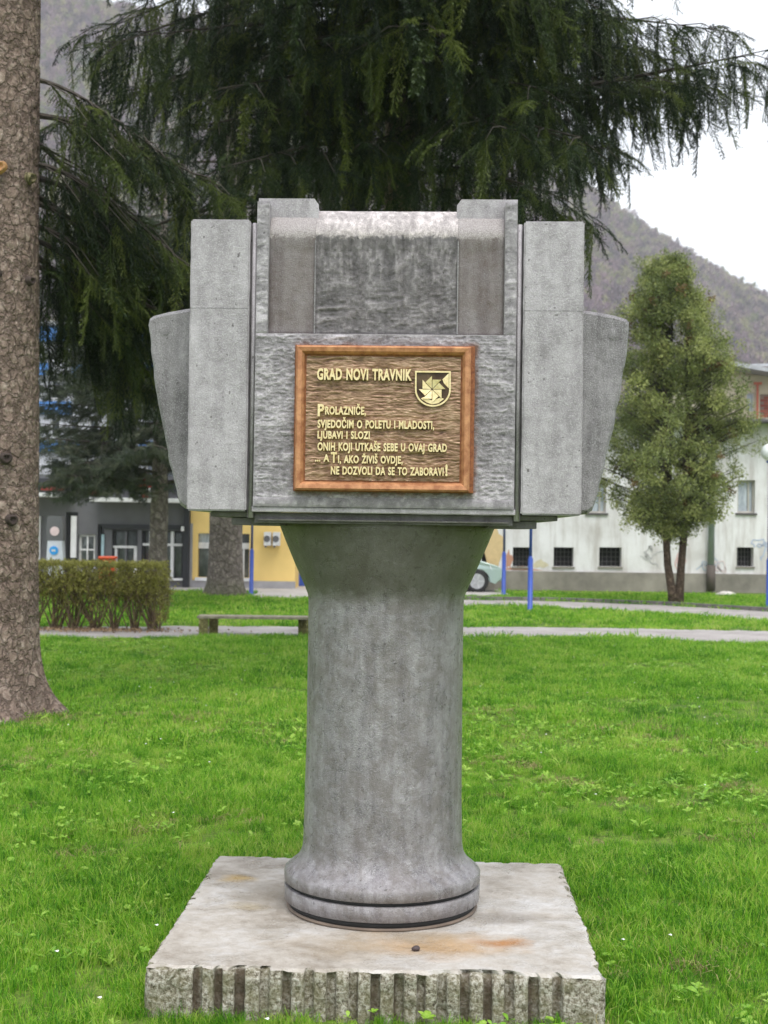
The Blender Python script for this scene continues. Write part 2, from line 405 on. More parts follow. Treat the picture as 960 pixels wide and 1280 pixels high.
M['hedge_leaf'] = leafmat('hedge_leaves', [(.25, (.12, .12, .03)), (.5, (.24, .23, .05)), (.75, (.38, .38, .09))], .3, .5, 2)
M['grass'] = leafmat('grass_blades', [(.30, (.05, .18, .012)), (.42, (.13, .36, .022)), (.52, (.25, .51, .035)), (.61, (.40, .62, .07)), (.72, (.54, .60, .17))], .55, .5, .55)
M['dry'] = leafmat('dry_grass_blades', [(.3, (.22, .17, .08)), (.6, (.45, .38, .18))], .3, .8, 1.5)
M['weed'] = leafmat('weed_leaves', [(.25, (.15, .34, .03)), (.5, (.27, .48, .05)), (.8, (.46, .62, .13))], .35, .42, .9)
M['bare'] = leafmat('bare_tree_twigs', [(.30, (.10, .075, .10)), (.42, (.18, .125, .165)), (.55, (.31, .21, .25)), (.64, (.34, .32, .17)), (.74, (.13, .16, .09))], .1, .9, .012, False)

# ------------------------------------------------------------------ ground
def ground_mat():
    m = NT('lawn_soil'); v = m.coord('World'); n = m.noise(v, .6, 5); f = m.noise(v, 30, 4, .7)
    c = m.ramp(n, [(.35, (.10, .20, .02)), (.65, (.20, .30, .04))])
    c = m.mix(m.ramp(f, [(.4, .6), (.6, 0.0)]), c, (.05, .045, .025)); m.col(c); m.set(rough=.95, spec=.2); m.bump(f, .5, .03)
    return m.m
M['ground'] = ground_mat()
MB().add([(-1500, -60, 0), (1500, -60, 0), (1500, 2500, 0), (-1500, 2500, 0)], [(0, 1, 2, 3)]).build('ground', M['ground'])['kind'] = 'structure'
def path_mat(name, a, b):
    m = NT(name); v = m.coord('World'); n = m.noise(v, 1.4, 6, .65); f = m.noise(v, 70, 3)
    c = m.ramp(n, [(.35, a), (.65, b)]); c = m.mix(m.ramp(f, [(.4, .3), (.6, 0.0)]), c, tuple(x*.5 for x in a)); m.col(c); m.set(rough=.85); m.bump(f, .3, .01); return m.m
M['path'] = path_mat('worn_asphalt_path', (.30, .27, .255), (.46, .425, .41))
M['pave'] = path_mat('pale_pavement', (.42, .39, .36), (.55, .51, .48))
def ragged_strip(name, near, far, mat, z=.006, amp=.12):
    """near/far: lists of world (x,y), same length; ragged edges"""
    mb = MB(); pts = []
    def dens(l):
        o = []
        for a, b in zip(l[:-1], l[1:]):
            for t in np.linspace(0, 1, 40, endpoint=False): o.append((a[0]+(b[0]-a[0])*t, a[1]+(b[1]-a[1])*t))
        return o+[l[-1]]
    a, b = dens(near), dens(far); n = len(a)
    ra = fbm(np.arange(n)*.35, np.zeros(n), 3, 5)-.5; rb = fbm(np.arange(n)*.35, np.zeros(n), 3, 9)-.5
    v = [(p[0], p[1]+ra[i]*amp*2, z) for i, p in enumerate(a)]+[(p[0], p[1]+rb[i]*amp*2, z) for i, p in enumerate(b)]
    o = mb.add(v, [(i, i+1, n+i+1, n+i) for i in range(n-1)]).build(name, mat); o['kind'] = 'structure'; return o
def gx(px, py): p = G(px, py); return (p.x, p.y)
path_near = [gx(-200, 799), gx(250, 797), gx(480, 796), gx(730, 797), gx(960, 804), gx(1200, 812)]
path_far = [gx(-200, 786), gx(250, 783), gx(480, 783), gx(730, 785), gx(960, 789), gx(1200, 795)]
ragged_strip('path', path_near, path_far, M['path'], amp=.25)
p2n = [gx(560, 757), gx(700, 760), gx(830, 767), gx(960, 777), gx(1200, 798)]
p2f = [gx(560, 750), gx(700, 752), gx(830, 757), gx(960, 765), gx(1200, 782)]
ragged_strip('side_path', p2n, p2f, M['path'], .01, .15)
kb = MB()
kp = [Vector((*p, 0)) for p in p2f]
for a, b in zip(kp[:-1], kp[1:]):
    n_ = 6
    for i in range(n_):
        q0 = a.lerp(b, i/n_); q1 = a.lerp(b, (i+.94)/n_); d = (q1-q0).normalized(); nn_ = Vector((-d.y, d.x, 0))*.06
        c_ = [q0+nn_*.4, q1+nn_*.4, q1+nn_*2.2, q0+nn_*2.2]
        kb.add([(*p[:2], 0) for p in c_]+[(*p[:2], .09) for p in c_], [(3, 2, 1, 0), (4, 5, 6, 7), (0, 1, 5, 4), (1, 2, 6, 5), (2, 3, 7, 6), (3, 0, 4, 7)])
kb.build('kerb', flat('kerb_stone', (.16, .15, .14), .9, var=.3))['kind'] = 'structure'
ragged_strip('pavement', [gx(300, 746), gx(400, 749), gx(560, 752)], [gx(300, 736), gx(400, 737), gx(560, 738)], M['pave'], .008, .1)
MB().add([(-40, 33.6, .005), (3.2, 33.6, .005), (3.2, 46, .005), (-40, 46, .005)], [(0, 1, 2, 3)]).build('road', M['pave'])['kind'] = 'structure'

# ------------------------------------------------------------------ grass
def blade(rng, base, h, wdt, lean, az, waz):
    """two-segment blade -> 3 triangles"""
    d = np.array([math.cos(az), math.sin(az), 0]); s = np.array([math.cos(waz), math.sin(waz), 0])*wdt/2
    p0 = base; p1 = base+d*lean*.35*h+np.array([0, 0, h*.55]); p2 = base+d*lean*h+np.array([0, 0, h*(1-.35*lean)])
    return [[p0-s, p0+s, p1+s*.8], [p0-s, p1+s*.8, p1-s*.8], [p1-s*.8, p1+s*.8, p2]]
def tuft(n, rad, h, wdt, seed):
    r = np.random.default_rng(seed); t = []
    for i in range(n):
        a = r.uniform(0, 6.28); q = rad*math.sqrt(r.uniform()); b = np.array([q*math.cos(a), q*math.sin(a), -.004])
        t += blade(r, b, h*r.uniform(.45, 1.15), wdt*r.uniform(.7, 1.3), r.uniform(.1, 1.0), r.uniform(0, 6.28), r.uniform(0, 6.28))
    return tri_mesh('grass_tuft', np.array(t), M['grass'])
T1 = [tuft(46, .07, .085, .0036, s) for s in range(6)]
T2 = [tuft(34, .12, .085, .006, 20+s) for s in range(5)]
T3 = [tuft(34, .24, .10, .014, 40+s) for s in range(4)]
def leafpoly(L_, W_, az, el, x0=0, y0=0, z0=0):
    """a broad leaf of 8 triangles, curved"""
    prof = [(0, .12), (.3, .7), (.6, 1.0), (.85, .6), (1, 0)]
    d = np.array([math.cos(az), math.sin(az)]); s = np.array([-d[1], d[0]])
    row = []
    for t, wv in prof:
        r = L_*t*math.cos(el*(1-t*.6)); z = L_*(math.sin(el)*t-.45*t*t*math.sin(el))
        c = np.array([x0+d[0]*r, y0+d[1]*r, z0+z]); e = np.array([s[0], s[1], .25])*W_*wv/2
        row.append((c-e*[1, 1, -1], c, c+e))
    t = []
    for a, b in zip(row[:-1], row[1:]):
        t += [[a[0], a[1], b[1]], [a[0], b[1], b[0]], [a[1], a[2], b[2]], [a[1], b[2], b[1]]]
    return t
def weed(seed, n, L_, W_, elr):
    r = np.random.default_rng(seed); t = []
    for i in range(n): t += leafpoly(L_*r.uniform(.6, 1.1), W_*r.uniform(.7, 1.2), r.uniform(0, 6.28), r.uniform(*elr))
    return tri_mesh('weed', np.array(t), M['weed'])
WEEDS = [weed(1, 7, .13, .032, (.5, 1.2)), weed(2, 9, .11, .024, (.3, 1.0)), weed(3, 6, .16, .04, (.7, 1.3)), weed(4, 8, .08, .035, (.3, .9)), weed(5, 5, .12, .03, (.8, 1.4))]

PL_C, PL_YAW = (.014, 5.075), R(-2.0)
PL_HX, PL_HY, PL_H = .735, .745, .165
def in_poly_strip(x, y, near, far, pad=0):
    nx = [p[0] for p in near]; fx_ = [p[0] for p in far]
    return (y > np.interp(x, nx, [p[1] for p in near])+pad) & (y < np.interp(x, fx_, [p[1] for p in far])-pad) & (x > min(nx))
def field(n_per, y0, y1, pad=0.0, trunks=True):
    m = int(n_per*(y1-y0)*(.66*y1+2.0)); y = RNG.uniform(y0, y1, m); x = RNG.uniform(-1, 1, m)*(.33*y1+1.0)
    k = np.abs(x) < .31*y+.75; x, y = x[k], y[k]
    c, s = math.cos(-PL_YAW), math.sin(-PL_YAW); dx, dy = x-PL_C[0], y-PL_C[1]; u = dx*c-dy*s; v = dx*s+dy*c
    k = ~((np.abs(u) < PL_HX-.005+pad) & (np.abs(v) < PL_HY-.005+pad))
    k &= ~in_poly_strip(x, y, path_near, path_far, .04) & ~in_poly_strip(x, y, p2n, p2f, .02)
    k &= ~((x < 3.2) & (y > 33.5)) & ~((y > 35.4))
    k &= ~((x < 1.6) & (x > -3.7) & (y > 30.9) & (x > -3.2) & (y < 36) & (y > 31.4+(-.3)*0))
    return x[k], y[k]
def tufts(name, per, y0, y1, vs, s0, s1):
    x, y = field(per, y0, y1); n = len(x)
    hv = fbm(x*1.3+50, y*1.3+50, 3, 3); keep = RNG.uniform(size=n) < np.clip(.55+1.1*(hv-.25), .3, 1)
    x, y, hv = x[keep], y[keep], hv[keep]; n = len(x)
    return np.stack([x, y, np.zeros(n)], 1), np.stack([RNG.normal(0, .1, n), RNG.normal(0, .1, n), RNG.uniform(0, 6.28, n)], 1), RNG.uniform(s0, s1, n)*(.30+1.15*hv)*np.where((y < 4.36) & (np.abs(x) < .86), .34, 1)
for nm, a in (('grass', (330, 3.4, 9.5, T1, .75, 1.25)), ('grass', (110, 9.5, 20, T2, .75, 1.25)), ('grass', (34, 20, 35.6, T3, .7, 1.2))):
    p, r_, s_ = tufts('grass', a[0], a[1], a[2], a[3], a[4], a[5]); scatter(nm, p, r_, s_, a[3])
T4 = []
for _s in range(3):
    _r = np.random.default_rng(300+_s); _t = []
    for _i in range(26):
        _a = _r.uniform(0, 6.28); _q = .09*math.sqrt(_r.uniform()); _t += blade(_r, np.array([_q*math.cos(_a), _q*math.sin(_a), .004]), .05*_r.uniform(.5, 1.2), .004, _r.uniform(1.0, 2.2), _r.uniform(0, 6.28), _r.uniform(0, 6.28))
    T4.append(tri_mesh('dry_tuft', np.array(_t), M['dry']))
x, y = field(60, 3.5, 12); hv = fbm(x*1.1+5, y*1.1+9, 3, 57); k = RNG.uniform(size=len(x)) < np.clip((hv-.56)*5, .02, .6); x, y = x[k], y[k]; n = len(x)
scatter('dry_grass', np.stack([x, y, np.zeros(n)+.01], 1), np.stack([RNG.normal(0, .1, n), RNG.normal(0, .1, n), RNG.uniform(0, 6.28, n)], 1), RNG.uniform(.7, 1.2, n), T4)
# longer fringe round the plinth
fx, fy = [], []
for side in range(4):
    m = 60 if side == 0 else 70; t = RNG.uniform(-1.02, 1.02, m); off = RNG.uniform(.0, .08, m)
    q = {0: (t*PL_HX, -PL_HY-off), 1: (t*PL_HX, PL_HY+off), 2: (-PL_HX-off, t*PL_HY), 3: (PL_HX+off, t*PL_HY)}[side]
    c, s = math.cos(PL_YAW), math.sin(PL_YAW); fx += list(PL_C[0]+q[0]*c-q[1]*s); fy += list(PL_C[1]+q[0]*s+q[1]*c)
n = len(fx); scatter('grass_fringe', np.stack([fx, fy, np.zeros(n)], 1), np.stack([RNG.normal(0, .12, n), RNG.normal(0, .12, n), RNG.uniform(0, 6.28, n)], 1), RNG.uniform(.25, .8, n), T1)
# broad-leaved weeds in drifts
x, y = field(110, 3.6, 19, .03); hv = fbm(x*.7, y*.7, 3, 31); k = RNG.uniform(size=len(x)) < np.clip((hv-.36)*4, .10, .8)*np.where(y < 6.0, .12, 1); x, y = x[k], y[k]; n = len(x)
scatter('weeds', np.stack([x, y, np.full(n, .012)], 1), np.stack([RNG.normal(0, .15, n), RNG.normal(0, .15, n), RNG.uniform(0, 6.28, n)], 1), RNG.uniform(.2, .6, n), WEEDS)
CLV = [weed(11, 6, .035, .026, (.3, .9)), weed(12, 8, .03, .022, (.2, .8)), weed(13, 5, .045, .02, (.6, 1.2))]
x, y = field(260, 3.5, 11, .03); hv = fbm(x*1.6+70, y*1.6, 3, 91); k = RNG.uniform(size=len(x)) < np.clip((hv-.50)*4, .02, .5); x, y = x[k], y[k]; n = len(x)
scatter('clover', np.stack([x, y, RNG.uniform(.02, .05, n)], 1), np.stack([RNG.normal(0, .2, n), RNG.normal(0, .2, n), RNG.uniform(0, 6.28, n)], 1), RNG.uniform(.45, .95, n), CLV)
# tiny white meadow flowers
fm = MB(); x, y = field(1.0, 4, 20)
for a, b in zip(x, y):
    z = RNG.uniform(.05, .08); r_ = .008
    fm.add([(a+r_*math.cos(t), b+r_*math.sin(t), z+.002*math.sin(2*t)) for t in np.arange(6)*math.pi/3], [(0, 1, 2, 3, 4, 5)])
kind(fm.build('meadow_flowers', flat('petal_white', (.8, .8, .78))), 'stuff')

# ------------------------------------------------------------------ plinth
def plinth():
    root = thing('concrete_plinth', 'low square concrete base slab with rust stains and ribbed sides set in the grass', 'plinth', (PL_C[0], PL_C[1], 0), PL_YAW)
    # ribbed outline: list of (x,y,relief) round the slab
    def ribs(n, half):
        t = np.linspace(-half, half, n); edge = np.abs(t) > half-.115
        ph = ((t+half-.115+.012*(vnoise(t*9+20, t*0, 4)-.5))/.0715) % 1.0
        d = np.where(ph < .53, 0, 1.0); soft = np.clip(np.minimum(np.abs(ph-.5), np.minimum(ph, 1-ph))/.07, 0, 1)
        d = d*soft; d = np.where(edge, 0, d); return t, d
    N = 420; out = []
    t, d = ribs(N, PL_HX); out += [(a, -PL_HY, 0, 1, b) for a, b in zip(t, d)]
    t2, d2 = ribs(N, PL_HY); out += [(PL_HX, a, -1, 0, b) for a, b in zip(t2[1:], d2[1:])]
    out += [(a, PL_HY, 0, -1, b) for a, b in zip(t[::-1][1:], d[::-1][1:])]
    out += [(-PL_HX, a, 1, 0, b) for a, b in zip(t2[::-1][1:-1], d2[::-1][1:-1])]
    o = np.array(out); n = len(o); rows = 15; zz = np.linspace(-.06, PL_H, rows)
    X = np.zeros((rows, n+1)); Y = X.copy(); Z = X.copy(); A = X.copy(); ar = np.arange(n)
    for i, z in enumerate(zz):
        rough = (fbm(ar*.11, np.full(n, z*70), 4, 3)-.5)*.016
        top = np.clip((z-(PL_H-.022))/.022, 0, 1)
        lip = top*(.010*fbm(ar*.05, np.zeros(n), 3, 8)+.006)
        brk = .03*np.clip(fbm(ar*.03, np.full(n, z*12), 3, 77)-.62, 0, 1)*4*(.4+top)
        dep = o[:, 4]*.022*(1-top*np.clip(1.5-2*fbm(ar*.06, np.zeros(n), 2, 12), 0, 1))+rough+brk+lip*.6
        x = o[:, 0]+o[:, 2]*dep; y = o[:, 1]+o[:, 3]*dep
        # rounded, worn corners
        cx, cy = PL_HX-.03, PL_HY-.03; ov = np.maximum(np.abs(x)-cx, 0), np.maximum(np.abs(y)-cy, 0); l_ = np.hypot(*ov); kk = np.where((ov[0] > 0) & (ov[1] > 0) & (l_ > .03), .03/np.maximum(l_, 1e-6), 1)
        x = np.where(kk < 1, np.sign(x)*(cx+ov[0]*kk), x); y = np.where(kk < 1, np.sign(y)*(cy+ov[1]*kk), y)
        zz_ = np.full(n, z)-np.where(i == rows-1, (.004+.010*fbm(ar*.09, np.zeros(n), 3, 41)), 0)
        X[i, :n] = x; Y[i, :n] = y; Z[i, :n] = zz_; A[i, :n] = 1-o[:, 4]*(1-.6*top)
    for q in (X, Y, Z, A): q[:, n] = q[:, 0]
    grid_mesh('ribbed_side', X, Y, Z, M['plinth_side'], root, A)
    # top: concentric rings from the last side ring inward
    K = 170; f = 1-np.linspace(0, 1, K)**1.7
    sx_ = np.append(o[:, 0], o[0, 0]); sy_ = np.append(o[:, 1], o[0, 1])
    kk = np.clip((1-f)/.05, 0, 1)[:, None]
    TX = f[:, None]*(X[-1][None]*(1-kk)+sx_[None]*kk); TY = f[:, None]*(Y[-1][None]*(1-kk)+sy_[None]*kk)
    TZ = PL_H+(fbm(TX*4+30, TY*4+30, 4, 6)-.5)*.014
    wgt = np.clip((1-f)/.016, 0, 1)[:, None]; TZ = TZ*wgt+Z[-1][None]*(1-wgt)
    grid_mesh('slab_top', TX, TY, TZ, M['plinth_top'], root)
    pb = MB(); pb.lathe([(0, .002), (.001, .009), (.006, .011), (.011, .006), (.013, .001)], 8)
    return root
plinth()
pe = MB().lathe([(-.002, .004), (.002, .012), (.008, .014), (.014, .007), (.016, .002)], 9, disp=lambda t, z, r: .003*math.sin(2.3*t)).build('pebble', flat('dark_pebble', (.06, .04, .04)), smooth=True)
pe.location = G(520, 1188, PL_H+.002); tag(pe, 'small dark pebble lying on the concrete slab in front of the column', 'pebble')

# ------------------------------------------------------------------ monument
MON = thing('stone_monument', 'grey concrete monument with a flaring round column carrying a massive angular block head', 'monument', (.012, 5.1, 0), R(-2.0))
zb = PL_H+.002
# column: base ring with two dark grooves, concave foot, shaft, flare
def wob(a): return lambda t, z, r: a*(vnoise(np.array([t*3.0+9]), np.array([z*5.0]), 5)[0]-.5)
foot = MB()
foot.lathe([(zb, .352), (zb+.004, .355), (zb+.010, .354)], 128)
foot.build('base_edge', flat('rusty_base_edge', (.17, .13, .10), .85, var=.4), MON, True)
MB().lathe([(zb+.010, .346), (zb+.030, .346)], 128).build('groove', M['groove'], MON, True)
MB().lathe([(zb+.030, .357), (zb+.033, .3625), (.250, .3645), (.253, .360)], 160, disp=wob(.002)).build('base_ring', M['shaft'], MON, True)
MB().lathe([(.253, .350), (.266, .350)], 128).build('groove', M['groove'], MON, True)
prof = [(.266, .360), (.269, .365), (.300, .3655), (.306, .363), (.313, .356), (.322, .345), (.332, .332), (.343, .320), (.355, .311), (.368, .304), (.385, .299), (.405, .2965)]
z0, z1 = prof[-1][0], 1.27
for t in np.linspace(0, 1, 26)[1:]: prof.append((z0+(z1-z0)*t, .296-.006*t-.003*math.sin(3.14*t)))
for z, r in [(1.30, .2905), (1.32, .293), (1.335, .298), (1.36, .309), (1.40, .327), (1.44, .345), (1.48, .362), (1.52, .379), (1.56, .395), (1.60, .41)]: prof.append((z, r))
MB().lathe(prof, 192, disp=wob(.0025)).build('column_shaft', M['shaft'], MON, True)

FY = -.45      # front face of the head
def relief_panel(name, x0, x1, z0, z1, yfun, mat, hfun, amp, step=.0028, xedge=None):
    nx, nz_ = int((x1-x0)/step), int((z1-z0)/step)
    U, V = np.meshgrid(np.linspace(x0, x1, nx), np.linspace(z0, z1, nz_))
    h = hfun(U, V); Yb, Zb = yfun(U, V)
    ed = np.clip(np.minimum(np.minimum(U-x0, x1-U), np.minimum(V-z0, z1-V))/.008, 0, 1)
    return grid_mesh(name, U, Yb-(h-.5)*amp*ed+.003*(1-ed), Zb, mat, MON, h)
def h_board(U, V):
    wx = U+.03*fbm(U*7, V*7, 3, 2); wz = V+.012*fbm(U*9, V*9, 3, 4)
    ln = ridged(U*3.5+.4*wx, (V+.010*fbm(U*6, V*6, 3, 4))*34, 2, 11)**3          # long tooling lines
    fine = ridged(wx*38, wz*95, 4, 23)**1.6                                        # torn fine ridges
    e = fbm(U*5+7, V*5, 3, 71); g = fbm(wx*110, wz*150, 3, 13)
    return np.clip(.06+.40*fine*(.5+e)+.30*ln*(.3+1.2*fbm(U*14, V*14, 2, 37))+.30*g, 0, 1.2)
def h_scratch(U, V):
    t = np.clip((V-2.34)/.16, 0, 1)   # upper half scratched upright, lower half across
    a = ridged((U+.02*fbm(U*9, V*9, 2))*45, V*9, 4, 13); b = ridged(U*10, (V+.03*fbm(U*6, V*6, 2, 3))*40, 4, 15)
    c = ridged(U*40+3*fbm(U*12, V*12, 2), V*24, 4, 19); k = np.clip((V-2.55)/.03, 0, 1)
    return np.clip(.08+.62*((a*t+b*(1-t))*(1-k)+c*k)+.4*(fbm(U*90, V*90, 3, 5)-.5), 0, 1.2)
def h_fine(U, V): return np.clip(.25+.5*fbm(U*60, V*60, 3, 33), 0, 1)
def h_roll(U, V): return np.clip(.1+.75*ridged(U*55+3*fbm(U*12, V*12, 2), V*28, 3, 19)+.2*(fbm(U*90, V*90, 2, 3)-.5), 0, 1.2)
ZP0, ZP1 = 1.64, 2.235
plane = lambda y: (lambda U, V: (np.full_like(U, y), V))
HW = .447
def bend(y, ra, zt):       # upright below, rolling back over the top
    zc = 2.535
    def f(U, V):
        a = np.clip((V-zc)/(V.max()-zc), 0, 1)*math.pi/2
        bulge = .010*np.exp(-((V-2.575)/.03)**2)
        return y-bulge+np.where(V > zc, ra*(1-np.cos(a)), 0), np.where(V > zc, zc+(zt-zc)*np.sin(a), V)
    return f
relief_panel('front_face', -HW, HW, ZP0, ZP1, plane(FY), M['board'], h_board, .011)
for s in (-1, 1):
    a, b = sorted((s*.405, s*HW))
    relief_panel('border_strip', a, b, ZP1, 2.69, plane(FY), M['board'], h_board, .005, .004)
    a, b = sorted((s*.245, s*.405))
    relief_panel('recessed_side_panel', a, b, ZP1, 2.70, bend(FY+.020, .13, 2.688), M['recess_smooth'], h_fine, .004, .003)
    MB().box(min(s*.405, s*.4065), max(s*.405, s*.4065), FY+.001, FY+.04, ZP1, 2.60).build('recess_edge', M['wing'], MON)
    MB().box(*sorted((s*.2435, s*.2475)), FY+.012, FY+.03, ZP1+.004, 2.56).build('seam', M['wing'], MON)
relief_panel('recessed_centre_panel', -.245, .245, ZP1, 2.70, bend(FY+.016, .15, 2.692), M['recess'], h_scratch, .010, .0026)
MB().box(-.405, .405, FY+.001, FY+.05, ZP1-.004, ZP1-.001).build('recess_sill', M['slab'], MON)
# block body behind the faces
MB().box(-.445, .445, FY+.03, .43, 1.632, 2.55).build('block_core', M['wing'], MON)
MB().box(-.245, .245, FY+.155, .40, 2.55, 2.687).build('top_ridge', M['wing'], MON, bevel=.006)
for s in (-1, 1):
    a, b = sorted((s*.232, s*.4465))
    ear = MB()
    xi, xo = s*.244, s*.4465
    y0, y1 = FY+.062, .42
    vs = [(xo, y0, 2.55), (xi, y0, 2.55), (xi, y0, 2.692), (xi+s*.014, y0, 2.711), (xo, y0, 2.711)]
    v = vs+[(p[0], y1, p[2]) for p in vs]
    fs = [(0, 1, 2, 3, 4), (9, 8, 7, 6, 5)]+[(i, (i+1) % 5+0, (i+1) % 5+5, i+5) for i in range(5)]
    ear.add(v, fs).build('raised_corner_block', M['slab'], MON, bevel=.004)
    # strip continues up to the top of the corner block
    xa, xb = sorted((s*.406, s*.4466))
    MB().box(xa, xb, FY+.007, FY+.0615, 2.56, 2.689).build('strip_top', M['slab'], MON)
    # bead and smooth side slab
    MB().tube([(s*.4565, FY+.022, 1.60), (s*.4565, FY+.022, 2.618)], .0085, 12).build('bead', M['slab'], MON, True)
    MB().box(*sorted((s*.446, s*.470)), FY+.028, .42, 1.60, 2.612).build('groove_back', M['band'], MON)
    x0_, x1_ = sorted((s*.470, s*.675))
    nx, nz_ = 44, 200
    xs = np.linspace(x0_, x1_, nx); zs = np.linspace(1.622, 2.626, nz_)
    # slab as rounded box with faintly worn edges
    sl = bmesh.new(); bmesh.ops.create_cube(sl, size=1)
    for q in sl.verts: q.co = Vector(((x0_+x1_)/2+q.co.x*(x1_-x0_), (FY-.004+.44)/2+q.co.y*(.444-FY), 2.124+q.co.z*1.004))
    bmesh.ops.subdivide_edges(sl, edges=[e for e in sl.edges if abs((e.verts[0].co-e.verts[1].co).z) > .5], cuts=60, use_grid_fill=True)
    bmesh.ops.bevel(sl, geom=[e for e in sl.edges if len(e.link_faces) == 2 and e.calc_face_angle(0) > .5], offset=.005, segments=2, affect='EDGES')
    for q in sl.verts:
        nn_ = vnoise(np.array([q.co.z*38+s*5]), np.array([q.co.x*31+q.co.y*7]), 3)[0]
        ex = min(abs(q.co.x-x0_), abs(q.co.x-x1_)) < .006
        if ex: q.co.x += (.5-nn_)*.0022
    me = bpy.data.meshes.new('side_slab'); sl.to_mesh(me); sl.free(); me.materials.append(M['slab']); link('side_slab', me, MON)
    MB().box(x0_+.002, x1_-.002, FY-.0045, FY-.002, 2.3185, 2.3203).build('casting_seam', M['wing'], MON)
    # curved wing: outline in XZ, extruded in Y, rounded edge
    outl = [(.66, 2.356), (.72, 2.352), (.80, 2.338), (.846, 2.325), (.857, 2.314), (.859, 2.29), (.850, 2.2), (.83, 2.06), (.80, 1.90), (.766, 1.745), (.738, 1.645), (.72, 1.632), (.66, 1.63)]
    dens = []
    for p, q in zip(outl[:-1], outl[1:]):
        k = max(1, int(math.hypot(q[0]-p[0], q[1]-p[1])/.02))
        dens += [(p[0]+(q[0]-p[0])*i/k, p[1]+(q[1]-p[1])*i/k) for i in range(k)]
    dens.append(outl[-1]); dn = len(dens)
    rows = [(-.250, .014), (-.256, .007), (-.262, .022)]
    prof_y = [(-.238, 0), (-.252, .004), (-.26, .014)]
    wv, wf = [], []
    ring_y = [.26, .252, .238, -.238, -.252, -.26]; ins = [.014, .004, 0, 0, .004, .014]
    c0 = (.66, 2.0)
    for yy, it in zip(ring_y, ins):
        for (px_, pz_) in dens:
            j = (vnoise(np.array([pz_*30.0+s*9]), np.array([yy*20.0]), 8)[0]-.5)*.008
            d_ = Vector((px_-c0[0], pz_-c0[1])); d_.normalize()
            wv.append((s*(px_-d_.x*it+j), yy, pz_-d_.y*it+j*.5))
    for i in range(len(ring_y)-1):
        for k in range(dn):
            k2 = (k+1) % dn; wf.append((i*dn+k, i*dn+k2, (i+1)*dn+k2, (i+1)*dn+k))
    wf.append(tuple(range((len(ring_y)-1)*dn, len(ring_y)*dn))); wf.append(tuple(range(dn))[::-1])
    MB().add(wv, wf).build('side_wing', M['wing'], MON)
    # shallow round scar on the wing
    th = [i/20*2*math.pi for i in range(20)]
    MB().add([(s*(.80+.02*math.cos(t)), -.2605, 2.27+.022*math.sin(t)) for t in th]+[(s*(.798+.013*math.cos(t)), -.2625, 2.268+.014*math.sin(t)) for t in th], [(i, (i+1) % 20, 20+(i+1) % 20, 20+i) for i in range(20)]+[tuple(range(20, 40))]).build('round_scar', M['wing'], MON, True)
    # stepped underside
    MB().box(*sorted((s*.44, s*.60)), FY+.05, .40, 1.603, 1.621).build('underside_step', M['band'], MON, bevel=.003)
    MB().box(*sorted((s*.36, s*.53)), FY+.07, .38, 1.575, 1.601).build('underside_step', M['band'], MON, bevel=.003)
MB().box(-.452, .452, FY+.0035, FY+.06, 1.620, 1.6395).build('lower_lip', M['slab'], MON, bevel=.003)
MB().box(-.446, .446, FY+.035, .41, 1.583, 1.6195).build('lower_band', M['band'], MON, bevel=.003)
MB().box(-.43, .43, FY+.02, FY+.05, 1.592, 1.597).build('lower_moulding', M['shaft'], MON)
relief_panel('lower_border', -HW, HW, 1.6395, 1.672, plane(FY-.005), M['board'], h_fine, .004, .004)

# ------------------------------------------------------------------ plaque
Mm = Matrix.Translation((.012, 5.1, 0)) @ Matrix.Rotation(R(-2), 4, 'Z')
pq = thing('memorial_plaque', 'bronze relief plaque in a copper-coloured frame with raised gold lettering fixed to the monument', 'plaque', Mm @ Vector((-.004, FY-.004, 1.943)), R(-2))
PW, PH = .594, .492
MB().box(-PW/2-.006, PW/2+.014, -.018, .006, -PH/2-.004, PH/2+.004).build('backing', M['rust'], pq, bevel=.002)
def framebar(p):   # mitred bar, section along the inner/outer edge
    fr = MB(); w_ = .031
    x, z = PW/2, PH/2
    cor = [(-x, -z), (x, -z), (x, z), (-x, z)]
    a, b = cor[p], cor[(p+1) % 4]
    def inn(c, k): return (c[0]-math.copysign(k, c[0]), c[1]-math.copysign(k, c[1]))
    prof_ = [(0, -.006), (0, -.034), (.006, -.040), (w_-.012, -.038), (w_-.004, -.028), (w_, -.016)]
    v = [(inn(a, k)[0], y, inn(a, k)[1]) for k, y in prof_]+[(inn(b, k)[0], y, inn(b, k)[1]) for k, y in prof_]
    n = len(prof_)
    fr.add(v, [(i, i+1, n+i+1, n+i) for i in range(n-1)]+[(n-1, 0, n, 2*n-1), tuple(range(n))[::-1], tuple(range(n, 2*n))]).build('frame_bar', M['frame'], pq)
for i in range(4): framebar(i)
iw, ih = PW/2-.034, PH/2-.034
U, V = np.meshgrid(np.linspace(-iw, iw, 330), np.linspace(-ih, ih, 270))
wx = U+.03*fbm(U*9, V*9, 2, 3); wz = V+.014*fbm(U*14, V*14, 3, 7)
hh = np.clip(-.02+.62*ridged(wx*14, wz*88, 4, 44)**1.6+.42*fbm(wx*80, wz*190, 3, 9), 0, 1.1)
grid_mesh('relief_panel', U, -.020-(hh-.5)*.006, V, M['plaque'], pq, hh)
def px2(px, py): return (px-479.0-(py-523)*-.009)*.002697, (523-py)*.002697
try:
    FONT = bpy.data.fonts.load(bpy.utils.system_resource('DATAFILES', path='fonts')+'/Inter.woff2')
except Exception: FONT = None
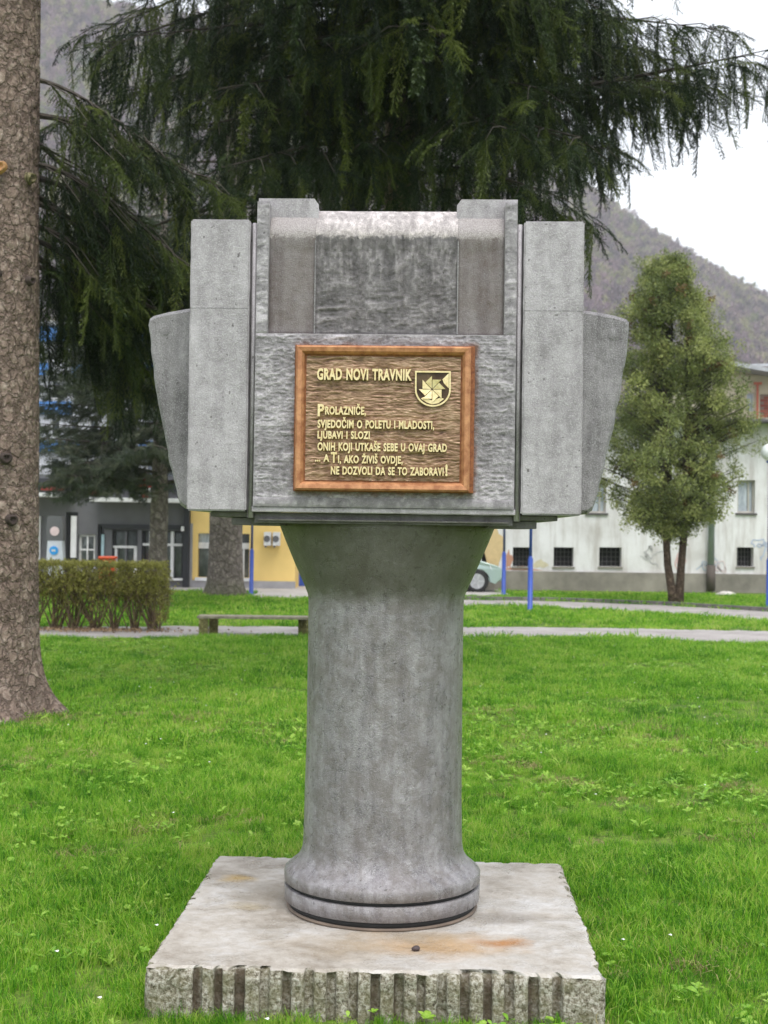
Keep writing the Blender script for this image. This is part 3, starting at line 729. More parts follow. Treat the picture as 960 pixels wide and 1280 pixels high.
def line(txt, x0, x1, ybase, ytop, cap=None, caph=None, bold=.010):
    """raised lettering; cap = leading capital(s) set larger"""
    def mk(t, h, bold):
        c = bpy.data.curves.new('lettering', 'FONT'); c.body = t; c.space_character = 1.09; c.space_word = 1.35
        c.size = 1; c.extrude = .09; c.offset = bold; c.resolution_u = 3
        o = bpy.data.objects.new('tmp', c); COL.objects.link(o); bpy.context.view_layer.update()
        me = bpy.data.meshes.new_from_object(o.evaluated_get(bpy.context.evaluated_depsgraph_get())); bpy.data.objects.remove(o)
        v = np.zeros(len(me.vertices)*3, dtype=np.float32); me.vertices.foreach_get('co', v); v = v.reshape(-1, 3)
        return me, v
    X0, Z0 = px2(x0, ybase); X1, Z1 = px2(x1, ytop)
    me, v = mk(txt, 1, bold)
    H = .729   # cap height of the built-in font at size 1
    sx = (X1-X0)/(v[:, 0].max()-v[:, 0].min()); sz = (Z1-Z0)/H
    out = np.stack([X0+(v[:, 0]-v[:, 0].min())*sx, -.030-v[:, 2]*.08, Z0+v[:, 1]*sz], 1)
    me.vertices.foreach_set('co', out.ravel().astype(np.float32)); me.update()
    me.materials.clear(); me.materials.append(M['gold']); return link('lettering', me, pq)
line('GRAD NOVI TRAVNIK', 396, 515.5, 474.5, 460.5, bold=.038)
line('P', 397, 405.5, 520.5, 505.5, bold=.038)
line('ROLAZNIČE,', 406.5, 458, 518.5, 508.5, bold=.035)
line('SVJEDOČIM O POLETU I MLADOSTI,', 397, 544, 535.5, 525.5, bold=.035)
line('LJUBAVI I SLOZI', 397, 463, 549, 539.5, bold=.035)
line('ONIH KOJI UTKAŠE SEBE U OVAJ GRAD', 397, 560, 564, 554, bold=.035)
line('... A', 394, 412, 578, 569, bold=.035)
line('T', 414, 421.5, 579, 566, bold=.038)
line('I, AKO ŽIVIŠ OVDJE,', 423, 504.5, 579.5, 570, bold=.035)
line('NE DOZVOLI DA SE TO ZABORAVI', 414, 556, 594, 584, bold=.035)
line('!', 558, 561, 594, 580, bold=.038)
# coat of arms: rim, dished field and a pinwheel of eight vanes
def shield_out(k):
    x0, x1, yt, yb = 519.5+k, 564.5-k, 462.5+k, 507.5-k
    cx = (x0+x1)/2; r = (x1-x0)/2; ya = yb-r*.95
    pts = [(x0, yt), (x0, ya)]+[(cx-r*math.cos(a), ya+(yb-ya)*math.sin(a)) for a in np.linspace(0, math.pi, 22)[1:-1]]+[(x1, ya), (x1, yt)]
    return [px2(*p) for p in pts]
arms = thing('x', 'x', 'x'); bpy.data.objects.remove(arms)
so_, si_ = shield_out(0), shield_out(2.0); n = len(so_)
sb = MB(); sb.add([(p[0], -.026, p[1]) for p in so_]+[(p[0], -.018, p[1]) for p in so_], [tuple(range(n))[::-1]]+[(i, (i+1) % n, n+(i+1) % n, n+i) for i in range(n)])
coa = sb.build('coat_of_arms', M['plaque'], pq)
rm = MB(); rm.add([(p[0], -.032, p[1]) for p in so_]+[(p[0], -.032, p[1]) for p in si_]+[(p[0], -.024, p[1]) for p in so_]+[(p[0], -.024, p[1]) for p in si_],
      [(i, (i+1) % n, n+(i+1) % n, n+i) for i in range(n)]+[(2*n+i, 2*n+(i+1) % n, (i+1) % n, i) for i in range(n)]+[(n+i, n+(i+1) % n, 3*n+(i+1) % n, 3*n+i) for i in range(n)])
rm.build('shield_rim', M['gold'], coa)
cxp, cyp = 541.0, 485.5
for k in range(8):
    a = math.radians(90-45*k); r1, r2 = 17.5, 12.4
    A_ = (cxp, cyp); B_ = (cxp+r1*math.cos(a), cyp-r1*math.sin(a)); b2 = a+math.radians(45); C_ = (cxp+r2*math.cos(b2), cyp-r2*math.sin(b2))
    tri = [px2(*p) for p in ((lambda g: [(q_[0]+(g[0]-q_[0])*.10, q_[1]+(g[1]-q_[1])*.10) for q_ in (A_, B_, C_)])(((A_[0]+B_[0]+C_[0])/3, (A_[1]+B_[1]+C_[1])/3)))]
    MB().add([(p[0], -.034 if j else -.027, p[1]) for j, p in enumerate(tri)]+[(p[0], -.024, p[1]) for p in tri], [(0, 1, 2), (0, 3, 4, 1), (1, 4, 5, 2), (2, 5, 3, 0)]).build('vane', M['gold'], coa)
# solid gold foot and right corner of the shield
def quadp(pts, nm='gold_field'):
    q = [px2(*p) for p in pts]; m_ = len(q)
    MB().add([(p[0], -.0305, p[1]) for p in q]+[(p[0], -.024, p[1]) for p in q], [tuple(range(m_))[::-1]]+[(i, (i+1) % m_, m_+(i+1) % m_, m_+i) for i in range(m_)]).build(nm, M['gold'], coa)
quadp([(527, 497.5), (534, 502), (541, 504.5), (549, 503), (556, 497.5), (552, 496), (541, 499.5), (530, 495.5)])
quadp([(562, 465), (562, 484), (556, 478), (554, 473)])

# ------------------------------------------------------------------ trees
def needles_along(pts, rng, step, ln, wd, up=False):
    """needle triangles along a polyline"""
    t = []
    for a, b in zip(pts[:-1], pts[1:]):
        a, b = np.array(a), np.array(b); L_ = np.linalg.norm(b-a); d = (b-a)/L_
        u = np.cross(d, [0.3, .5, .81]); u /= np.linalg.norm(u); v = np.cross(d, u)
        for k in range(max(1, int(L_/step))):
            p = a+d*(k+rng.uniform())*step; an = rng.uniform(0, 6.28); o = u*math.cos(an)+v*math.sin(an)
            tip = p+(o*.8+d*.65)*ln*rng.uniform(.7, 1.2); s = np.cross(o, d)*wd/2
            t.append([p-s, p+s, tip])
    return t
def spray(seed, L_, nside, sl, step, ln, wd, droop, ang=.8):
    """flat twig along +X with side shoots; droop bends it to -Z"""
    r = np.random.default_rng(seed); t = []
    main = [np.array([L_*s, .02*math.sin(3*s+seed), -droop*s*s*L_]) for s in np.linspace(0, 1, 6)]
    t += needles_along(main, r, step, ln, wd)
    for a, b in zip(main[:-1], main[1:]):
        for w_ in (.005,):
            s = np.array([0, w_/2, 0]); t += [[a-s, a+s, b+s], [a-s, b+s, b-s]]
            s = np.array([0, 0, w_/2]); t += [[a-s, a+s, b+s], [a-s, b+s, b-s]]
    for i in range(nside):
        s = (i+.5)/nside*.92+.04; p = np.array([L_*s, 0, -droop*s*s*L_]); sg = 1 if i % 2 else -1
        l2 = sl*(1.15-s*.75)*r.uniform(.6, 1.15); dz = r.uniform(-.75, .15)
        d = np.array([math.cos(ang), sg*math.sin(ang), dz]); d /= np.linalg.norm(d)
        q = [p, p+d*l2*.5, p+d*l2+np.array([0, 0, -.2*l2])]; t += needles_along(q, r, step, ln, wd)
        w_ = np.array([0, 0, .002]); t += [[q[0]-w_, q[0]+w_, q[2]]]
    return np.array(t)
SPR = [tri_mesh('needle_spray', spray(s, .42, 16, .15, .0042, .023, .0055, .25), M['needle']) for s in range(5)]
HANG = [tri_mesh('hanging_twig', spray(50+s, .55, 22, .12, .0045, .026, .0075, .05, .5), M['needle']) for s in range(6)]
SPRF = [tri_mesh('needle_spray', spray(90+s, .8, 12, .30, .012, .035, .010, .3), M['needle_far']) for s in range(4)]
PINE = [tri_mesh('pine_tuft', spray(130+s, .36, 9, .16, .006, .065, .009, -.2), M['pine']) for s in range(4)]

def fine_trunk(h, r0, r1, flare, fz, n):
    zs = np.concatenate([np.arange(-.1, 6.4, .016), np.arange(6.4, h, .4)]); A, Z = np.meshgrid(np.arange(n)*2*math.pi/n, zs)
    t = np.maximum(Z, 0)/h; rr = r0+(r1-r0)*t; lob = .5+.5*np.cos(A*4+1.3*np.sin(A*2))
    rr = rr+flare*r0*np.exp(-np.maximum(Z, 0)/fz*2.2)*(.45+.75*lob)
    def per(fx, fz_, sd, o=4):      # seamless round the trunk
        w_ = np.clip((A-5.6)/.683, 0, 1); return ridged(A*fx, Z*fz_, o, sd)*(1-w_)+ridged((A-2*math.pi)*fx, Z*fz_, o, sd)*w_
    pl = per(5.0, 9, 5); cr_ = per(11, 17, 9, 3)
    rr = rr+.045*(np.minimum(pl, .66)-.6)+.024*(np.minimum(cr_, .66)-.6)+.012*(vnoise(A*1.5, Z*1.5, 8)-.5)
    v = np.stack([rr*np.cos(A), rr*np.sin(A), Z], -1).reshape(-1, 3); m = len(zs)
    i = np.arange(m*n).reshape(m, n); j = np.roll(i, -1, 1); f = np.stack([i[:-1], j[:-1], j[1:], i[1:]], -1).reshape(-1, 4)
    mb = MB(); mb.v = [v.astype(np.float32)]; mb.f = [tuple(q) for q in f.tolist()]; mb.n = len(v); return mb
def trunk_mesh(h, r0, r1, flare=.5, fz=.5, n=40, disp=.012, lean=(0, 0), zstep=.12, top=None):
    if n > 100: return fine_trunk(h, r0, r1, flare, fz, n)
    zs = np.concatenate([np.arange(-.1, 1.2, .06), np.arange(1.2, h, zstep*2)]); mb = MB(); vs = []
    for z in zs:
        t = max(0, z)/h; r = r0+(r1-r0)*t
        fl = flare*r0*math.exp(-max(z, 0)/fz*2.2)
        for k in range(n):
            a = 2*math.pi*k/n
            lob = .5+.5*math.cos(a*4+1.3*math.sin(a*2)); rr = r+fl*(.45+.75*lob)
            nx = vnoise(np.array([math.cos(a)*3+7]), np.array([math.sin(a)*3+z*2.5]), 3)[0]+.5*vnoise(np.array([a*9+3]), np.array([z*11]), 6)[0]
            rr += (nx-.75)*disp*2
            vs.append((rr*math.cos(a)+lean[0]*t, rr*math.sin(a)+lean[1]*t, z))
    m = len(zs)
    mb.add(vs, [(i*n+k, i*n+(k+1) % n, (i+1)*n+(k+1) % n, (i+1)*n+k) for i in range(m-1) for k in range(n)])
    return mb
def spruce(name, label, base, H, r0, z0, z1, dz, L0, droop, hang, sprays, hangs, mat_b, seed, group=None, azf=None, sub=.2, lfun=None, sscale=1.0, ntr=36, extra=(), dens=False, flare=.42):
    rs = np.random.default_rng(seed)
    root = thing(name, label, 'tree', base, 0, group)
    trunk_mesh(H, r0, r0*.25, flare, .45, ntr).build('trunk', mat_b, root, True)
    wood = MB(); SP, SD, SS = [], [], []; HP, HD, HS = [], [], []
    brs = list(extra); exk = {e[:3] for e in extra} if dens else set(); z = z0; az = rs.uniform(0, 6)
    while z < z1:
        az += 2.399+rs.uniform(-.4, .4); z += dz*rs.uniform(.6, 1.4)
        if azf and not azf(az % (2*math.pi), z): continue
        Lb = (lfun(az, z) if lfun else L0*(1-(z-z0)/(H-z0))**.8)*rs.uniform(.8, 1.15)
        brs.append((z, az, Lb, None))
    for (z, az, Lb, dr) in brs:
        dr = droop if dr is None else dr
        d = np.array([math.cos(az), math.sin(az), 0]); sd_ = np.array([-d[1], d[0], 0])
        sw = rs.uniform(-.2, .2)
        n = 10; pts = []
        for i in range(n+1):
            s = i/n
            pts.append(d*(.1+Lb*s)+sd_*sw*Lb*s*s+np.array([0, 0, z+Lb*(.12*s-dr*s*s*1.1+dr*.42*s**3)]))
        wood.tube(pts, [max(.006, (.013+.011*Lb)*(1-s_)) for s_ in np.linspace(0, 1, n+1)], 5, False)
        pts = np.array(pts)
        ns = int(Lb/sub*(2.4 if (z, az, Lb) in exk else 1.5 if math.cos(az) > .6 and z < 7.5 else 1))
        for i in range(ns):
            s = .16+.84*(i+rs.uniform())/ns; p = np.array([np.interp(s*n, np.arange(n+1), pts[:, c]) for c in range(3)])
            sg = 1 if i % 2 else -1; ll = (.25+.75*(1-s))*min(1.5, .42*Lb)*rs.uniform(.5, 1.2)+.12
            an = rs.uniform(.65, 1.15); e = d*math.cos(an)+sd_*sg*math.sin(an); e = e+np.array([0, 0, -.18-dr*.5])
            q = [p, p+e*ll*.5+[0, 0, .03], p+e*ll+[0, 0, -.12*ll]]; wood.tube(q, [.008, .006, .003], 3, False)
            m_ = max(1, int(ll/(.17*sscale)))
            for j in range(m_+1):
                f = (j+.3)/(m_+.3); b = p+(q[2]-p)*f
                dd = e*1.0+d*rs.uniform(-.3, .5)+rs.normal(0, .22, 3)
                SP.append(b); SD.append(dd/np.linalg.norm(dd)+[0, 0, rs.uniform(-.35, .05)]); SS.append(rs.uniform(.6, 1.1)*sscale)
                if rs.uniform() < hang:
                    HP.append(b); HD.append(np.array([rs.normal(0, .16), rs.normal(0, .16), -1])+e*.12); HS.append(rs.uniform(.45, 1.25)*sscale*(1-.15*max(0, math.cos(az))*(not dens))*(.6+.6*min(1, Lb/3)))
        SP.append(pts[-1]); SD.append(d+[0, 0, -.1]); SS.append(.9*sscale)
    kind(wood.build('branches', M['twig'], root), 'stuff')
    P_, D_, S_ = np.array(SP), np.array(SD), np.array(SS)
    scatter('needle_foliage', P_, dir_rot(D_, RNG.normal(0, .5, len(P_))), S_, sprays, root)
    if HP: scatter('hanging_foliage', np.array(HP), dir_rot(np.array(HD)), np.array(HS), hangs, root)
    return root, len(SP), len(HP)

# nearest spruce: the big trunk at the left edge
baseA = G(-9, 900); baseA.y = 11.3; baseA.x = P(-9, 800, 11.3).x
inA = [(5.0, R(16), 1.7, .6), (4.6, R(14), 1.5, 1.0), (4.3, R(38), 1.7, 1.0), (4.5, R(27), 1.8, 1.0),
       (4.0, R(45), 1.6, 1.0), (4.1, R(30), 1.5, 1.1), (4.4, R(55), 1.9, 1.0), (3.8, R(50), 1.5, 1.0), (4.9, R(70), 1.9, .7), (5.3, R(8), 1.2, .9), (3.9, R(60), 1.8, 1.0)]
rA = spruce('spruce_tree', 'huge spruce whose bare brown-grey trunk fills the left edge of the photograph', baseA, 20, .37, 6.6, 11, .5, 2.8, .5, .6, SPR, HANG, M['bark'], 3,
       azf=lambda a, z: (a < R(100) or a > R(345)), group=None, extra=inA, ntr=200, dens=True, flare=.72)
# knots on the trunk
kn = flat('resin_knot', (.42, .22, .09), .7, var=.5, scale=40); kn2 = flat('dark_knot', (.05, .035, .03), .9)
for (px, py, rr, mt) in ((15, 222, .055, kn), (5, 290, .04, kn), (48, 230, .05, bark('pale_knot', (.22, .19, .10), (.38, .33, .2))), (47, 356, .04, kn2), (12, 352, .035, kn2), (6, 425, .03, kn2), (22, 575, .05, kn2), (28, 650, .05, kn2)):
    q = P(px, py, 11.3); dx = q.x-baseA.x; r_ = .375; a = math.asin(max(-.97, min(.97, dx/r_)))
    mb = MB(); cx_, cy_ = r_*math.sin(a), -r_*math.cos(a); nrm = Vector((math.sin(a), -math.cos(a), 0)); tn = Vector((math.cos(a), math.sin(a), 0))
    vs = []
    for (f, o_) in ((1.25, -.03), (1.0, .012), (.7, .02), (.45, .0), (.15, -.004)):
        for k in range(14):
            t = k/14*2*math.pi; v = Vector((cx_, cy_, q.z))+nrm*(o_)+tn*(rr*f*math.cos(t)*.9)+Vector((0, 0, rr*f*math.sin(t)*(.8+.15*math.sin(3*t)))); vs.append(v[:])
    mb.add(vs, [(i*14+k, i*14+(k+1) % 14, (i+1)*14+(k+1) % 14, (i+1)*14+k) for i in range(4) for k in range(14)]+[tuple(range(56, 70))]).build('knot', mt, rA[0], True)
# spruce straight behind the monument
def lB(az, z):
    a = (az+math.pi) % (2*math.pi)-math.pi
    right = math.cos(a)
    if right < 0: return 3.6-(1.5 if 5.4 < z < 6.7 else .1)*(-right)**.5
    return 3.6-(1.95-.42*max(0, min(2.2, z-5)))*right**.6
rB = spruce('spruce_tree', 'broad dark spruce with drooping branches standing right behind the monument', (P(492, 700, 14.5).x, 14.5, 0), 19, .2, 5.0, 10.5, .105, 4.3, .55, 1.0, SPR, HANG, M['bark'], 5, lfun=lB, sub=.25,
       extra=[(6.05, R(-4), 3.75, .02), (7.2, R(12), 3.1, .3), (6.3, R(14), 2.4, .45), (7.0, R(-16), 3.2, .3), (6.4, R(4), 3.3, .15), (7.6, R(-88), 3.2, .5), (7.0, R(-96), 3.4, .5), (7.3, R(-75), 3.0, .45), (6.7, R(-84), 3.2, .4), (6.3, R(-92), 3.0, .4), (7.9, R(-100), 3.0, .5), (8.2, R(-84), 3.2, .5)]+[(5.6+.19*i, R(-90+38*math.sin(i*2.4)), 2.0+.9*math.sin(i*1.7)**2, .55) for i in range(16)])
# spruce further back, trunk seen below the block
rC = spruce('spruce_tree', 'distant spruce whose stout trunk stands on the lawn before the yellow shop wall', (P(282, 700, 31.5).x, 31.5, 0), 24, .40, 4.6, 17, .3, 3.2, .45, .6, SPRF, SPRF, M['bark_far'], 8, sub=.34, sscale=1.1, ntr=28)
# grey-green pine left of it
rD = spruce('pine_tree', 'thin-trunked grey-green pine growing behind the clipped hedge', (P(198, 700, 27).x, 27, 0), 8.5, .20, 2.35, 8, .075, 3.0, .12, 0, PINE, PINE, M['bark_far'], 12, sub=.10, sscale=.85, ntr=24)
print('sprays', rA[1:], rB[1:], rC[1:], rD[1:])

# right: small twin-trunked conifer with leafy clumps
def clump(seed, n, R_, w_):
    r = np.random.default_rng(seed); t = []
    for i in range(n):
        c = r.normal(0, 1, 3); c = c/np.linalg.norm(c)*R_*r.uniform(.2, 1)**.6; c[2] *= .8
        d = r.normal(0, 1, 3)+[0, 0, .2]; d /= np.linalg.norm(d); s = np.cross(d, r.normal(0, 1, 3)); s /= np.linalg.norm(s)
        L_ = w_*r.uniform(.8, 2.0); q = s*w_*.45
        t += [[c-q*.4, c+q*.4, c+d*L_*.5+q], [c-q*.4, c+d*L_*.5+q, c+d*L_*.5-q], [c+d*L_*.5-q, c+d*L_*.5+q, c+d*L_]]
    return np.array(t)
CL = [tri_mesh('leaf_clump', clump(s, 90, .24, .038), M['thuja']) for s in range(5)]
CLR = [tri_mesh('leaf_clump', clump(s+30, 40, .15, .05), M['thuja_red']) for s in range(3)]
def conifer():
    b = G(849, 748); b = Vector((P(846, 700, 30.5).x, 30.5, 0))
    root = thing('conifer_tree', 'small olive-green conifer with two slim trunks in front of the whitewashed wall', 'tree', b)
    tr = MB(); hp = [(0, 0, -.1)]
    for s, sx in ((-1, -.10), (1, .07)):
        pts = [(sx*.6, 0, -.1), (sx*1.0, 0, .3), (sx*1.8-.02, .02, .9), (sx*2.4, .05, 1.6), (sx*2.2, 0, 2.4), (sx*3.0, 0, 4.0), (sx*3, 0, 6.2)]
        MB().tube(pts, [.125, .10, .085, .08, .075, .06, .02], 14).build('trunk', M['bark_thuja'], root, True)
    rs = np.random.default_rng(77); P_, S_ = [], []; wood = MB()
    # outline of crown: (z, left, right)
    prof = [(1.65, .35, .15), (1.95, .95, .55), (2.3, 1.45, .95), (2.7, 1.75, 1.25), (3.2, 1.9, 1.4), (3.8, 1.8, 1.45), (4.4, 1.6, 1.4), (5.0, 1.45, 1.35), (5.6, 1.35, 1.25), (6.1, 1.25, 1.05), (6.6, 1.05, .8), (7.1, .85, .5), (7.6, .65, .15), (7.95, .5, .0)]
    pz = [p[0] for p in prof]
    for i in range(430):      # limbs, each carrying clumps
        z = rs.uniform(1.7, 7.7); a = rs.uniform(0, 6.283)
        rl, rr_ = np.interp(z, pz, [p[1] for p in prof]), np.interp(z, pz, [p[2] for p in prof])
        rad = (rr_ if math.cos(a) > 0 else rl)*rs.uniform(.5, 1.15)*(1+.28*math.sin(a*3+z*2.1))
        sx = .15*np.sign(math.cos(a))
        p0 = np.array([sx, 0, z-.45*rad]); p1 = np.array([math.cos(a)*rad, math.sin(a)*rad, z])
        if z > 6.3: p1[0] += -.25
        wood.tube([p0, (p0+p1)/2+[0, 0, .06], p1], [.02, .014, .005], 4, False)
        for k in range(5):
            f = 1-.75*k/5*rs.uniform(.5, 1); P_.append(p0+(p1-p0)*f+rs.normal(0, .11, 3)); S_.append(rs.uniform(.3, 1.15))
    for s in ((-.25, 7.7), (-.3, 7.9), (.5, 7.0), (.55, 6.8), (-.2, 7.5)):
        P_.append([s[0], 0, s[1]]); S_.append(.7)
    kind(wood.build('branches', M['twig'], root), 'stuff')
    P_ = np.array(P_); S_ = np.array(S_); n = len(P_); red = (rs.uniform(size=n) < .02+.05*(P_[:, 2] > 5.8))
    rot = RNG.uniform(0, 6.28, (n, 3))
    scatter('leaf_foliage', P_[~red], rot[~red], S_[~red], CL, root); scatter('brown_foliage', P_[red], rot[red], S_[red], CLR, root)
conifer()

# ------------------------------------------------------------------ hedge
def hedge():
    b = Vector((P(118, 797, 20.6).x, 20.6, 0))
    root = thing('clipped_hedge', 'low box-clipped hedge with bare woody stems and olive leaves beside the path', 'hedge', b)
    hx, hy, hz = 1.05, .38, 1.04; rs = np.random.default_rng(5); st = MB(); P_, S_ = [], []
    for i in range(150):
        x = rs.uniform(-hx, hx); y = rs.uniform(-hy*.6, hy*.6); cx_ = round(x/.3)*.3+rs.normal(0, .04)
        top = np.array([np.clip(x+rs.normal(0, .22), -hx, hx), np.clip(y*1.5+rs.normal(0, .1), -hy, hy), hz*rs.uniform(.6, .97)])
        p0 = np.array([cx_, y*.4, -.02]); mid = p0*.45+top*.55+rs.normal(0, .05, 3)
        st.tube([p0, mid, top], [rs.uniform(.008, .018), .008, .003], 4, False)
        for k in range(5):
            f = rs.uniform(.3, .9); q = mid+(top-mid)*f; e = q+rs.normal(0, .1, 3)+[0, 0, .08]; st.tube([q, e], [.004, .002], 3, False)
        for k in range(17):
            f = rs.uniform(.0, 1)**.6; P_.append(mid+(top-mid)*f+rs.normal(0, .05, 3)*[1.3, 1, 1]); S_.append(rs.uniform(.4, .9))
        for k in range(4): P_.append(p0+(mid-p0)*rs.uniform(.35, 1)+rs.normal(0, .06, 3)); S_.append(rs.uniform(.2, .5))
    for i in range(1900):     # clipped shell
        u, v = rs.uniform(-1, 1, 2); c = rs.integers(0, 4)
        if c < 2: p = (u*hx, v*hy, hz*rs.uniform(.93, 1.0))
        elif c == 2: p = (u*hx, -hy*rs.uniform(.85, 1.05), hz*rs.uniform(.5, 1)**.8)
        else: p = (np.sign(v)*hx*rs.uniform(.95, 1.03), u*hy, hz*rs.uniform(.15, 1))
        P_.append(np.array(p)); S_.append(rs.uniform(.35, .8))
    st.build('stems', M['twig_hedge'], root); n = len(P_)
    HL = [tri_mesh('hedge_leaves', clump(s+60, 12, .06, .026), M['hedge_leaf']) for s in range(4)]
    scatter('foliage', np.array(P_), RNG.uniform(0, 6.28, (n, 3)), np.array(S_), HL, root)
    lt = MB()
    for i in range(900):
        x, y = rs.normal(0, .55)*1.2, -.25+rs.normal(0, .22); a = rs.uniform(0, 6.28); l_ = rs.uniform(.02, .05)
        lt.add([(x, y, .02+rs.uniform(0, .04)), (x+l_*math.cos(a), y+l_*math.sin(a), .03+rs.uniform(0, .03)), (x+l_*.5*math.cos(a+1), y+l_*.5*math.sin(a+1), .02)], [(0, 1, 2)])
    kind(lt.build('leaf_litter', flat('dry_litter', (.28, .19, .11), .9, var=.4), loc=b), 'stuff')
hedge()

# ------------------------------------------------------------------ low bench
M['mossy'] = bark('mossy_wood', (.32, .30, .12), (.55, .55, .22), 1.5)
M['plank'] = flat('weathered_plank', (.28, .25, .18), .9, var=.4, scale=12)
bx = Vector((P(321, 790, 20.0).x, 20.1, 0))
bn = thing('low_bench', 'low mossy wooden bench on the grass between hedge and column', 'bench', bx, R(1))
W2 = .78
for s in (-1, 1):
    for yy in (-.13, .12):
        MB().box(s*W2-.065+s*-.03*(yy > 0)*4, s*W2+.065+s*-.03*(yy > 0)*4, yy-.05, yy+.05, -.05, .245).build('leg', M['mossy'], bn, bevel=.006)
for k, yy in enumerate((-.13, 0.005, .14)):
    MB().box(-W2-.09, W2+.09, yy-.06, yy+.06, .247, .285).build('seat_plank', M['plank'], bn, bevel=.005)

# ------------------------------------------------------------------ lamps
M['blue'] = flat('blue_paint', (.03, .08, .40), .45, var=.15); M['bluegrey'] = flat('grey_blue_paint', (.10, .12, .26), .4)
gl = NT('opal_globe'); gl.col((.82, .86, .85)); gl.set(rough=.15, spec=.5); M['globe'] = gl.m
def lamp(px, py, d, label, h=3.15, lower=None):
    b = Vector((P(px, py, d).x, d, 0)); t = thing('street_lamp', label, 'street lamp', b, 0, 'blue globe lamps on the lawn')
    MB().lathe([(-.05, .07), (.02, .07), (.03, .05), (1.05, .05), (1.08, .034), (1.1, .033)], 16).build('lower_post', M['blue'], t, True)
    MB().lathe([(1.1, .031), (h, .028)], 12).build('upper_post', M['bluegrey'] if lower else M['blue'], t, True)
    MB().lathe([(h, .03), (h+.02, .075), (h+.05, .08)], 16).build('collar', M['blue'], t, True)
    pr = [(h+.05+.19*(1-math.cos(a)), .19*math.sin(a)+.001) for a in np.linspace(.3, math.pi, 14)]
    MB().lathe(pr, 24).build('globe', M['globe'], t, True); return t
lamp(662.5, 757, 27.2, 'nearer blue lamp post on the grass just right of the column')
lamp(629.5, 739, 33.5, 'slimmer blue lamp post beside the pale green car', lower=1)
lamp(314, 741, 32.5, 'blue lamp post in front of the yellow shop wall left of the column', lower=1)
lamp(961, 700, 29.5, 'street lamp whose white opal globe shows at the right edge of the picture')

# ------------------------------------------------------------------ buildings
def facade(x0, x1, z0, z1, holes, y, th=.3):
    """wall plate in XZ facing -Y with rectangular openings and reveals"""
    xs = sorted({x0, x1, *[max(x0, min(x1, q)) for h in holes for q in h[:2]]}); zs = sorted({z0, z1, *[max(z0, min(z1, q)) for h in holes for q in h[2:4]]})
    def solid(i, j):
        if not (0 <= i < len(xs)-1 and 0 <= j < len(zs)-1): return None
        cx, cz = (xs[i]+xs[i+1])/2, (zs[j]+zs[j+1])/2
        return not any(h[0] < cx < h[1] and h[2] < cz < h[3] for h in holes)
    mb = MB()
    for i in range(len(xs)-1):
        for j in range(len(zs)-1):
            if not solid(i, j): continue
            a, b, c, d = xs[i], xs[i+1], zs[j], zs[j+1]
            mb.add([(a, y, c), (b, y, c), (b, y, d), (a, y, d)], [(0, 1, 2, 3)]); mb.add([(a, y+th, c), (b, y+th, c), (b, y+th, d), (a, y+th, d)], [(3, 2, 1, 0)])
            if not solid(i-1, j): mb.add([(a, y, c), (a, y, d), (a, y+th, d), (a, y+th, c)], [(0, 1, 2, 3)])
            if not solid(i+1, j): mb.add([(b, y, c), (b, y, d), (b, y+th, d), (b, y+th, c)], [(3, 2, 1, 0)])
            if not solid(i, j-1): mb.add([(a, y, c), (b, y, c), (b, y+th, c), (a, y+th, c)], [(3, 2, 1, 0)])
            if not solid(i, j+1): mb.add([(a, y, d), (b, y, d), (b, y+th, d), (a, y+th, d)], [(0, 1, 2, 3)])
    return mb
def whitewash():
    m = NT('dirty_whitewash'); v = m.coord('World'); a = m.noise(v, .9, 6, .65, .4); b = m.noise(m.coord('World', (2.5, 1, .35)), 1.6, 5, .6); f = m.noise(v, 22, 4, .7)
    c = m.ramp(a, [(.35, (.62, .60, .59)), (.6, (.80, .79, .80))]); c = m.mix(m.ramp(b, [(.45, 0.0), (.65, .6)]), c, (.42, .38, .35))
    c = m.mix(m.ramp(f, [(.62, 0.0), (.75, .5)]), c, (.36, .33, .3))
    sx = m.n('ShaderNodeSeparateXYZ'); m.l(m.n('ShaderNodeNewGeometry').outputs['Position'], sx.inputs[0])
    pe_ = m.math('ADD', sx.outputs[2], m.math('MULTIPLY', a, 1.2))
    c = m.mix(m.math('MULTIPLY', m.ramp(pe_, [(.35, 1.0), (.75, 0.0)]), m.ramp(m.noise(v, 3, 4), [(.42, 0.0), (.55, .8)])), c, (.30, .27, .23))
    m.col(c); m.set(rough=.9); m.bump(f, .4, .02); return m.m
M['white'] = whitewash()
M['cream'] = flat('cream_render', (.62, .54, .40), .9, var=.08, scale=1.5)
M['dark'] = flat('dark_interior', (.012, .012, .014), .9)
gm = NT('window_glass'); gm.col((.05, .06, .075)); gm.set(rough=.08, spec=.8); M['glass'] = gm.m
gm = NT('pale_curtained_glass'); gm.col(gm.ramp(gm.noise(gm.coord('Object', (4, 1, 1)), 3, 4), [(.35, (.30, .34, .38)), (.65, (.5, .56, .6))])); gm.set(rough=.15, spec=.6); M['glass_pale'] = gm.m
M['frame_w'] = flat('white_window_frame', (.62, .62, .6), .6); M['frame_g'] = flat('old_wood_frame', (.42, .40, .36), .8, var=.2)
M['roofedge'] = flat('dark_eave', (.09, .085, .085), .8); M['roof'] = flat('pale_roof_sheet', (.42, .43, .45), .5, var=.15)
M['footing'] = flat('stained_grey_render', (.24, .22, .19), .9, var=.35, scale=1.4); M['zinc'] = flat('zinc_pipe', (.34, .38, .39), .5, .2, .2, 3)
M['brick'] = flat('red_brick', (.42, .13, .08), .85, var=.25, scale=7); M['brick2'] = flat('dark_red_brick', (.32, .09, .06), .85, var=.25, scale=7)
M['mortar'] = flat('mortar', (.30, .22, .18), .9)
DR = 37.5
def wx(px, d=DR): return P(px, 700, d).x
def wz(px, py, d=DR): return P(px, py, d).z
